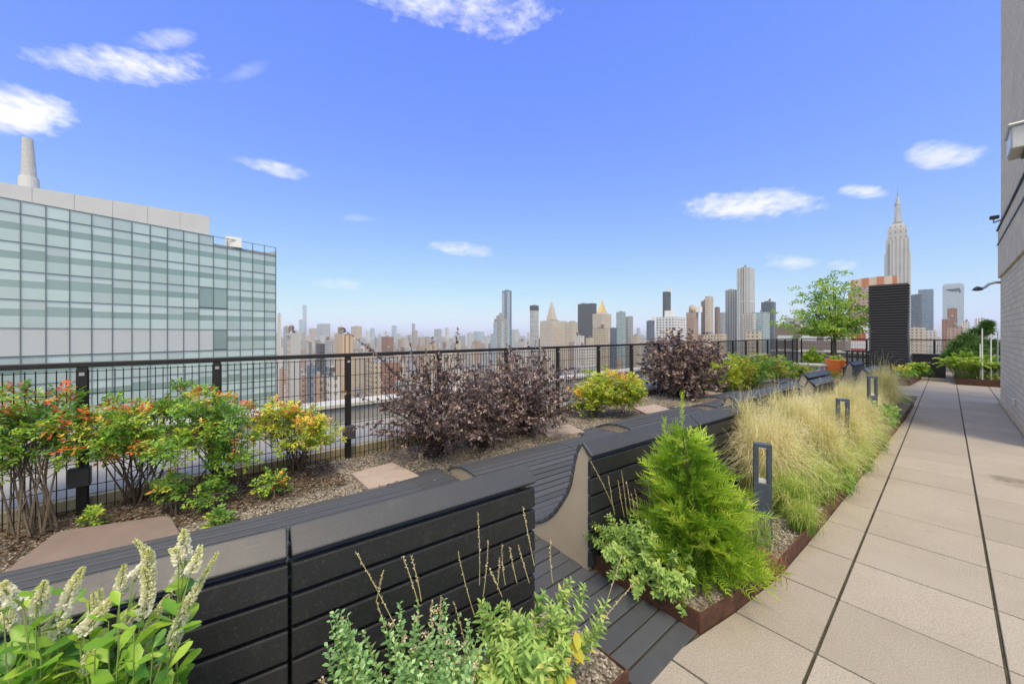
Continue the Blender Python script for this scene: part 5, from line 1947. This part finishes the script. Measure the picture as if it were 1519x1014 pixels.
leafy('leafy_plant', 'dark green groundcover at the far corner of the grass bed', (-.78, 11.6, .05), .26, .26, 260, .08, .04, LANCE, GREENB, 'groundcover', lo=0, hi=.5)
# ---------------------------------------------------------------- conifer
cr = np.array([-1.0, 2.46, .06])
con = thing('conifer', 'bright lime green conical conifer in front of the second bench', 'conifer', cr)
Lv = Leaves()
tip = np.array(P_(1012, 640, 2.36))
axis = tip - cr
NS = 1350
f = 1 - G.random(NS) ** .62
f = np.clip(f, .0, .985)
ang = G.uniform(0, 2 * np.pi, NS)
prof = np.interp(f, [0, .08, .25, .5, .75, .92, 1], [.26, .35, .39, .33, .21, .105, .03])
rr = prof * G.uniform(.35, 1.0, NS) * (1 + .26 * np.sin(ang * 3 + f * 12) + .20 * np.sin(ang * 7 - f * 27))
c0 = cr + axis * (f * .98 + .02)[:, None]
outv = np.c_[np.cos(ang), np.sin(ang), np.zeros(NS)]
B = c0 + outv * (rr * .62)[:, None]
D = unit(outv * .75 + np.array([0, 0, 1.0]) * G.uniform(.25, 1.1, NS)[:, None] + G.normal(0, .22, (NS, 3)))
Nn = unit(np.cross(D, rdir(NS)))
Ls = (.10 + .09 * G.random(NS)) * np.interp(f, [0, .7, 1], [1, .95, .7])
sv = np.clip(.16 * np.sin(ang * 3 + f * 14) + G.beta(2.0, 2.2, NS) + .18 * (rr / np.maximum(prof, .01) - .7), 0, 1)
for j in range(9):
    ff = j / 8
    q = B + D * (Ls * ff)[:, None] + np.array([0, 0, -1.0]) * (.04 * ff * ff)
    for sgn in ((-1, 1) if j < 8 else (0,)):
        X = unit(np.cross(D, Nn))
        dd = unit(D * .75 + X * sgn * .75 + G.normal(0, .12, (NS, 3)))
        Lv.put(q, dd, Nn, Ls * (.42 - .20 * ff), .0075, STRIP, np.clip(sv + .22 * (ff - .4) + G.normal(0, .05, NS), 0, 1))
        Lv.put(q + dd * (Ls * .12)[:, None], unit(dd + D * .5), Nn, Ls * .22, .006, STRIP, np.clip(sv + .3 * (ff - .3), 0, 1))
for e, k in (((1012, 584), 40), ((985, 622), 26), ((1030, 640), 22)):       # thin leaders
    p = bez(cr + axis * .82, P_(e[0] - 2, e[1] + 30, 2.36), P_(*e, 2.36), 24)
    d = unit(np.gradient(p, axis=0))
    for sgn in (-1, 1):
        for _ in range(2):
            n = len(p)
            X = unit(np.cross(d, rdir(n)))
            Lv.put(p, unit(d * .9 + X * .7 * sgn), rdir(n), .035, .007, STRIP, G.uniform(.6, 1, n))
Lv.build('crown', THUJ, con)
stems([bez(cr, cr + axis * .5, tip, 8)], .016, .003, 6).build('trunk', BARK, con)

# ---------------------------------------------------------------- sage-like plants
def sage(label, root, clumps, mat, L_, W_, stalks, t_def, tm=LANCE, name='sage_plant', cat='perennial', yellow=None):
    root = np.asarray(root, float)
    t = thing(name, label, cat, root)
    Lv = Leaves()
    ps = []
    for (c, r, n) in clumps:
        m = max(6, n // 14)
        ends, dd = ell(m, c, r, .5)
        for e, d_ in zip(ends, dd):
            b0 = root + np.r_[G.normal(0, .05, 2), 0]
            b0 = b0 * .5 + np.array([e[0], e[1], root[2]]) * .5
            p = bez(b0, (b0 + e) / 2 + np.array([0, 0, .06]) + G.normal(0, .03, 3), e, 7)
            ps.append(p)
            k = 14
            f = np.linspace(.30, 1, k)
            ix = f * 6
            i0 = np.minimum(ix.astype(int), 5)
            w = (ix - i0)[:, None]
            q = p[i0] * (1 - w) + p[i0 + 1] * w
            ax = unit(p[i0 + 1] - p[i0])
            X = unit(np.cross(ax, np.array([.1, .3, 1.0])) + .01)
            Y = np.cross(ax, X)
            aa = np.arange(k) * 1.57 + G.uniform(0, 6)
            for s in (0, np.pi):
                D = unit(X * np.cos(aa + s)[:, None] + Y * np.sin(aa + s)[:, None] + ax * .55 + G.normal(0, .2, (k, 3)))
                N = unit(ax + np.array([0, 0, .5]) + G.normal(0, .2, (k, 3)))
                sz = L_ * G.uniform(.7, 1.15, k) * np.interp(f, [.3, .8, 1], [1.1, .9, .55])
                Lv.put(q, D, N, sz, sz * W_ / L_, tm, vary(k, base=np.full(k, G.uniform(.15, .85)), s=.10))
    Lv.build('foliage', mat, t)
    stems(ps, .0028, .0014, 4).build('stems', GSTEM, t)
    for (u0, v0, u1, v1, td) in stalks:
        e, b0 = np.array(P_(u0, v0, td)), np.array(P_(u1, v1, td))
        p = bez(b0, (b0 + e) / 2 + G.normal(0, .008, 3), e, 9)
        mb = MB().tube(p, [.0017] * 5 + [.0014] * 4, 4)
        Ls_ = Leaves()
        n = 34
        f = np.linspace(.35, 1, n)
        q = np.stack([np.interp(f, np.linspace(0, 1, 9), p[:, i]) for i in range(3)], 1)
        so = mb.build('seed_stalk', DRY, t)
        Ls_.put(q, rdir(n, .3), rdir(n), .0075, .0055, DIAM, G.uniform(0, 1, n))
        Ls_.build('seeds', DRYF, so)
    if yellow:
        Ly = Leaves()
        for (u, v, td, n) in yellow:
            q, dd = ell(n, P_(u, v, td), (.06, .06, .03), .6)
            Ly.put(q, rdir(n, -.1), unit(np.array([0, 0, 1]) + G.normal(0, .4, (n, 3))), .075, .042, OVAL, G.uniform(0, 1, n))
        Ly.build('yellow_leaves', YELL, t, smooth=True)
    return t


def cr_(L, ox, oy, s, td):
    return [(a / s + ox, b / s + oy, c / s + ox, d / s + oy, td) for a, b, c, d in L]


st1 = cr_([(785, 115, 792, 430), (830, 240, 808, 480), (700, 285, 770, 560), (890, 250, 905, 430), (980, 90, 1030, 345), (960, 255, 1008, 420), (680, 500, 742, 730),
           (925, 270, 955, 420), (880, 310, 870, 450), (1100, 240, 1110, 420), (1410, 300, 1345, 500), (1455, 430, 1290, 640), (835, 360, 890, 480)], 440, 720, 2.921, 1.62)
sage('light green sage with thin seed stalks, at the far end of the first bench', (-1.22, 1.18, .06),
     [(P_(770, 925, 1.55), (.22, .20, .15), 420), (P_(720, 980, 1.45), (.18, .16, .11), 240), (P_(845, 915, 1.62), (.20, .16, .10), 170), (P_(875, 880, 1.70), (.14, .10, .05), 60), (P_(800, 985, 1.5), (.16, .14, .08), 130)],
     SALV, .052, .022, st1, 1.6, yellow=[(832, 990, 1.55, 12), (850, 965, 1.58, 7)])
st2 = cr_([(270, 235, 370, 440), (345, 300, 372, 460), (385, 315, 412, 470), (400, 275, 425, 470), (455, 350, 470, 470), (505, 300, 520, 430), (440, 370, 450, 460), (420, 320, 440, 450)], 780, 600, 2.817, 2.45)
sage('grey-green mint-like plant sprawling over the planter corner beside the conifer', (-1.24, 2.30, .06),
     [(P_(930, 800, 2.36), (.25, .22, .19), 600), (P_(985, 840, 2.18), (.20, .18, .13), 340), (P_(895, 790, 2.45), (.18, .12, .12), 200), (P_(1000, 890, 2.05), (.07, .07, .09), 90), (P_(940, 860, 2.2), (.18, .12, .07), 180)],
     SALV, .045, .022, st2, 2.4, name='mint_plant')
st3 = cr_([(255, 285, 445, 645), (375, 370, 345, 500), (345, 500, 380, 610), (460, 305, 530, 520), (495, 300, 540, 500), (625, 475, 618, 620), (590, 500, 585, 600)], 440, 720, 2.921, 1.42)
rt = sage('low rose with grey-green oval leaflets and dried flowers in the nearest planter', (-1.20, .62, .06),
          [(P_(600, 985, 1.28), (.28, .24, .13), 560), (P_(530, 1000, 1.2), (.18, .15, .10), 260), (P_(660, 950, 1.36), (.20, .18, .10), 260), (P_(640, 910, 1.4), (.12, .12, .07), 70), (P_(490, 945, 1.22), (.06, .05, .06), 36), (P_(505, 920, 1.24), (.05, .04, .03), 16)],
          GREY, .031, .020, st3, 1.4, tm=OVAL, name='ground_rose', cat='rose')
for (u, v) in ((620, 915), (640, 925), (655, 935), (630, 940), (665, 950), (600, 945), (648, 905), (615, 960), (690, 955), (705, 985), (660, 975), (507, 918), (480, 1010), (640, 985), (700, 1005), (580, 925)):
    q, dd = ell(16, P_(u, v, 1.28), (.016, .016, .010), .6)
    Ld = Leaves()
    Ld.put(q, rdir(16, .2), rdir(16), .011, .006, DIAM, G.uniform(0, 1, 16))
    Ld.build('dried_flower', DRYF, rt)

# ---------------------------------------------------------------- sweet pepperbush in the left corner
pr_ = np.array([-1.15, -.22, .05])
pep = thing('flowering_shrub', 'leafy shrub with upright cream flower spikes in the near left corner', 'flowering shrub', pr_)
SP = [(20, 605, 90, 690), (22, 668, 50, 770), (180, 600, 152, 730), (225, 735, 185, 800), (335, 545, 245, 745), (375, 640, 318, 805), (402, 630, 382, 775), (455, 660, 335, 805),
      (540, 435, 540, 575), (596, 472, 592, 640), (500, 535, 486, 645), (578, 545, 572, 745), (680, 475, 718, 528), (740, 395, 746, 510), (806, 455, 768, 565), (762, 530, 690, 645),
      (876, 485, 690, 865), (672, 660, 548, 905), (540, 690, 478, 835), (692, 905, 600, 1012), (690, 985, 655, 1040), (40, 905, 30, 1000), (365, 880, 360, 960), (280, 760, 262, 830)]
Lf = Leaves()
mbs = MB()
for i, (a, b, c, d_) in enumerate(SP):
    td = .86 + .16 * (c / 880) + G.uniform(-.04, .05)
    e, b0 = np.array(P_(a / 2.711, b / 2.711 + 640, td)), np.array(P_(c / 2.711, d_ / 2.711 + 640, td + G.uniform(-.02, .02)))
    L_ = np.linalg.norm(e - b0)
    n = int(2600 * L_) + 60
    f = G.random(n) ** .9
    bend = G.normal(0, .010, 3)
    p = b0 + (e - b0) * f[:, None] + bend * (np.sin(f * np.pi))[:, None]
    rad = np.interp(f, [0, .15, .6, 1], [.0125, .0150, .0115, .004])
    dv = rdir(n)
    ax = unit(e - b0)
    dv = unit(dv - ax * (dv @ ax)[:, None] * .7)
    fl = Leaves()
    fl.put(p + dv * (rad * .5)[:, None], unit(dv + ax * .3), unit(np.cross(dv, ax) + G.normal(0, .6, (n, 3))), rad * .66 + .0018, rad * .58 + .0015, DIAM, np.clip(1.05 - f * .9 + G.normal(0, .15, n), 0, 1))
    so = fl.build('flower_spike', FLORET, pep)
    MB().tube([tuple(b0 - ax * .02), tuple((b0 + e) / 2 + bend), tuple(e)], [.0022, .0018, .001], 5).build('spike_stalk', GSTEM, so)
    root = pr_ + np.array([G.normal(0, .10), G.normal(0, .18), 0])
    mid = np.array([b0[0] * .8 + root[0] * .2, b0[1] * .8 + root[1] * .2, b0[2] * .55])
    pa = bez(root, mid, b0, 10)
    mbs.tube(pa, [.0034 - .0018 * k / 9 for k in range(10)], 5)
    n = 20
    ff = np.linspace(.30, .93, n)
    q = np.stack([np.interp(ff, np.linspace(0, 1, 10), pa[:, k]) for k in range(3)], 1)
    an = np.arange(n) * 2.4 + G.uniform(0, 6)
    D = unit(np.c_[np.cos(an), np.sin(an), np.full(n, .45)] + G.normal(0, .2, (n, 3)))
    sz = G.uniform(.045, .07, n) * np.interp(ff, [.4, .9, 1], [1.0, .95, .55])
    Lf.put(q, D, unit(np.array([0, 0, 1.0]) - D * .2 + G.normal(0, .25, (n, 3))), sz, sz * .50, OBOV, vary(n, base=np.full(n, G.uniform(.2, .85)), s=.15))
# leafy shoots without flowers
for i in range(125):
    u, v = G.uniform(-70, 250), G.uniform(878, 1070)
    v += max(0, (u - 150)) * .45
    td = G.uniform(.84, 1.04)
    e = np.array(P_(u, v, td))
    root = pr_ + np.array([G.normal(0, .10), G.normal(0, .18), 0])
    pa = bez(root, np.array([e[0], e[1], e[2] * .5]), e, 10)
    mbs.tube(pa, [.0028 - .0016 * k / 9 for k in range(10)], 5)
    n = 22
    ff = np.linspace(.22, 1.0, n)
    q = np.stack([np.interp(ff, np.linspace(0, 1, 10), pa[:, k]) for k in range(3)], 1)
    an = np.arange(n) * 2.4 + G.uniform(0, 6)
    D = unit(np.c_[np.cos(an), np.sin(an), np.interp(ff, [.5, 1], [.3, .9])] + G.normal(0, .2, (n, 3)))
    sz = G.uniform(.048, .078, n) * np.interp(ff, [.5, .92, 1], [1.0, .95, .6])
    Lf.put(q, D, unit(np.array([0, 0, 1.0]) - D * .2 + G.normal(0, .25, (n, 3))), sz, sz * .50, OBOV, vary(n, base=np.full(n, G.uniform(.05, .9)), s=.18))
Lf.build('foliage', CLETH, pep, smooth=True)
mbs.build('stems', GSTEM, pep)

# ---------------------------------------------------------------- right planter: pine and light shrub
pz = groot(1440, 13.0)
pine = thing('pine', 'dark green rounded pine in the planter beside the brick building', 'pine tree', (pz[0], pz[1], .15))
Lp = Leaves()
mbp = MB()
for (u, v, dt, r) in ((1420, 515, 0, .30), (1435, 505, .3, .34), (1448, 497, .5, .30), (1462, 490, .4, .22), (1465, 482, .4, .14), (1412, 527, -.3, .26), (1430, 528, -.5, .32), (1450, 520, -.4, .34),
                      (1468, 512, .0, .30), (1478, 520, .3, .28), (1440, 515, .2, .34), (1458, 535, -.3, .30), (1424, 540, .1, .26), (1475, 538, .2, .26), (1442, 540, -.2, .28)):
    c = np.array(P_(u, v, 13.0 + dt))
    n = 560
    d = rdir(n, .25)
    q = c + d * (G.random(n) ** .6 * r * .75)[:, None]
    Lp.put(q, unit(d + G.normal(0, .35, (n, 3))), rdir(n), .17, .026, STRIP, vary(n, .1, .9))
    mbp.tube(bez((pz[0], pz[1], .15), (pz[0], pz[1], c[2] * .6), c, 5), [.05, .04, .03, .02, .012], 5)
Lp.build('crown', PINE, pine)
mbp.build('trunk', BARKD, pine)


def fountain(name, label, root, n, L_, r, mat, cat, leaf=.10, h=.6):
    root = np.asarray(root, float)
    t = thing(name, label, cat, root)
    Lv = Leaves()
    ps = []
    for i in range(n):
        a = G.uniform(0, 6.28)
        rr = r * math.sqrt(G.random())
        b0 = root + np.array([math.cos(a) * rr * .3, math.sin(a) * rr * .3, 0])
        e = root + np.array([math.cos(a) * rr, math.sin(a) * rr, h * G.uniform(.5, 1.0) * (1 - .35 * rr / r)])
        p = bez(b0, b0 * .6 + e * .4 + np.array([0, 0, h * .45]), e, 10)
        ps.append(p)
        k = 22
        f = np.linspace(.25, 1, k)
        q = np.stack([np.interp(f, np.linspace(0, 1, 10), p[:, j]) for j in range(3)], 1)
        ax = unit(np.gradient(q, axis=0))
        X = unit(np.cross(ax, np.array([0, 0, 1.0])))
        for s in (-1, 1):
            Lv.put(q, unit(ax * .7 + X * s * .8 + G.normal(0, .2, (k, 3))), unit(np.array([0, 0, 1.0]) + G.normal(0, .3, (k, 3))), leaf * np.interp(f, [.25, .6, 1], [.8, 1, .5]), leaf * .30, DIAM, vary(k, base=np.full(k, G.uniform(.1, .95)), s=.1))
    Lv.build('foliage', mat, t)
    stems(ps, .005, .002, 4).build('stems', GSTEM, t)
    return t


q = groot(1430, 11.7)
fountain('light_green_shrub', 'light green feathery shrub in front of the pine', (q[0], q[1] + .55, .15), 90, .6, .72, FERN, 'shrub', h=.98)
q = groot(1458, 11.6)
fountain('light_green_shrub', 'light green feathery shrub against the brick corner, right of the poles', (q[0] + .1, q[1] + .6, .15), 80, .6, .70, FERN, 'shrub', h=.90)
leafy('leafy_plant', 'low green groundcover at the steel edging below the feathery shrubs', (q[0] + .2, q[1] + .25, .15), .55, .22, 400, .06, .03, DIAM, GREENB, 'groundcover')
# flower bed by the louvred tower
q = groot(1360, 12.6)
fountain('strappy_plant', 'light green arching plant before the black cabinet', (q[0], q[1], .12), 36, .5, .34, FERN, 'perennial', leaf=.13, h=.60)
q = groot(1347, 12.4)
leafy('leafy_plant', 'mid green bushy plant at the foot of the louvred tower', (q[0], q[1], .10), .30, .36, 320, .08, .045, LANCE, GREENB, 'perennial', lo=.1, hi=.6)
q = groot(1331, 12.2)
yp_ = leafy('leafy_plant', 'low plant with yellow flowers behind the last blond grass', (q[0], q[1], .10), .34, .38, 260, .08, .04, LANCE, GREENB, 'perennial', lo=.2, hi=.7)
Ly = Leaves()
qq, dd = ell(60, np.array(q) + (0, 0, .40), (.34, .3, .10), .6)
Ly.put(qq, rdir(60, .4), rdir(60, .5), .10, .07, OVAL, G.uniform(0, 1, 60))
Ly.build('flowers', YELL, yp_)
q = groot(1371, 12.8)
leafy('leafy_plant', 'small dark green clump at the corner of the flower bed beside the pavement', (q[0], q[1], .10), .24, .30, 220, .07, .035, LANCE, GREENB, 'perennial', lo=0, hi=.4)
q = groot(1206, 15.4)
fountain('strappy_plant', 'bright green plant left of the orange tub, behind the pale table', (q[0], q[1], .05), 40, .6, .42, FERN, 'perennial', leaf=.16, h=1.05)
leafy('leafy_plant', 'small green plant growing in the low orange bowl', (c2[0], c2[1], .33), .34, .22, 180, .09, .05, LANCE, GREENB, 'perennial')
leafy('leafy_plant', 'small green plant growing in the tall orange tub', (c1[0], c1[1], .55), .22, .24, 160, .09, .05, LANCE, GREENB, 'perennial')

# ---------------------------------------------------------------- gravel and mulch on the beds
OCT_V = np.array([(1, 0, 0), (-1, 0, 0), (0, 1, 0), (0, -1, 0), (0, 0, .7), (0, 0, -.7)], float)
OCT_F = np.array([(0, 2, 4), (2, 1, 4), (1, 3, 4), (3, 0, 4), (2, 0, 5), (1, 2, 5), (3, 1, 5), (0, 3, 5)])


def pebbles(name, regions, mat, z, size):
    Vs, Ts, As, k = [], [], [], 0
    for (x0, x1, y0, y1, n) in regions:
        p = np.c_[G.uniform(x0, x1, n), G.uniform(y0, y1, n), np.full(n, z) + G.normal(0, .004, n)]
        if x1 > -1.5:
            lim = np.array([kerbx(y) for y in p[:, 1]]) - .02
            p = p[p[:, 0] < lim]
            p = p[~((p[:, 1] > 1.47) & (p[:, 1] < 2.08))]
        n = len(p)
        s = size * G.uniform(.5, 1.4, n)
        R_ = unit(G.standard_normal((n, 3)))
        sc = G.uniform(.6, 1.3, (n, 3)) * s[:, None]
        a = G.uniform(0, 6.28, n)
        V = OCT_V[None] * sc[:, None]
        ca, sa = np.cos(a)[:, None], np.sin(a)[:, None]
        V = np.stack([V[..., 0] * ca - V[..., 1] * sa, V[..., 0] * sa + V[..., 1] * ca, V[..., 2]], -1) + p[:, None]
        Vs.append(V.reshape(-1, 3))
        Ts.append((OCT_F[None] + (k + np.arange(n) * 6)[:, None, None]).reshape(-1, 3))
        As.append(np.repeat(G.random(n), 8))
        k += n * 6
    o = np_mesh(name, np.concatenate(Vs), np.concatenate(Ts), mat, attr={'rnd': np.concatenate(As)})
    return tag(o, kind='stuff')


PEB = leafmat('pebble', [(0, (.10, .08, .06)), (.35, (.26, .22, .17)), (.7, (.40, .36, .30)), (1, (.62, .58, .52))], .85, 0.0)
pebbles('gravel', [(-4.85, -3.35, .2, 4.2, 9000), (-4.85, -3.35, 4.2, 11, 5000), (-4.8, -3.6, -1.4, .2, 2200), (-1.5, -.7, .6, 1.5, 2600), (-1.5, -.6, 2.06, 4.6, 4200)], PEB, .052, .0085)
CH = Leaves()
n = 5200
p = np.c_[G.uniform(-4.88, -4.0, n), G.uniform(-1.6, 1.2, n), np.full(n, .055) + G.random(n) * .02]
CH.put(p, unit(np.c_[G.standard_normal((n, 2)), G.normal(0, .15, n)]), unit(np.c_[G.normal(0, .3, (n, 2)), np.ones(n)]), G.uniform(.02, .07, n), G.uniform(.005, .014, n), DIAM, G.random(n))
n = 2500
p = np.c_[G.uniform(-4.88, -3.6, n), G.uniform(1.2, 8, n), np.full(n, .06) + G.random(n) * .015]
CH.put(p, unit(np.c_[G.standard_normal((n, 2)), G.normal(0, .15, n)]), unit(np.c_[G.normal(0, .3, (n, 2)), np.ones(n)]), G.uniform(.02, .06, n), G.uniform(.004, .010, n), DIAM, G.random(n))
tag(CH.build('mulch', leafmat('bark_chip', [(0, (.035, .02, .012)), (.5, (.095, .055, .032)), (1, (.24, .16, .095))], .9, 0.0)), kind='stuff')

# ================================================================== the city air
m = bpy.data.materials.new('haze')
m.use_nodes = True
t = m.node_tree
t.nodes.clear()
pv = nd(t, 'ShaderNodeVolumePrincipled')
pv.inputs['Color'].default_value = (.82, .93, 1.0, 1)
pv.inputs['Density'].default_value = 0.000075
pv.inputs['Anisotropy'].default_value = 0.0
ou = nd(t, 'ShaderNodeOutputMaterial')
t.links.new(pv.outputs[0], ou.inputs['Volume'])
hb = MB().box((-7200, -7200, ZG - 1), (7200, 7200, 460)).build('haze', m)
tag(hb, kind='stuff')
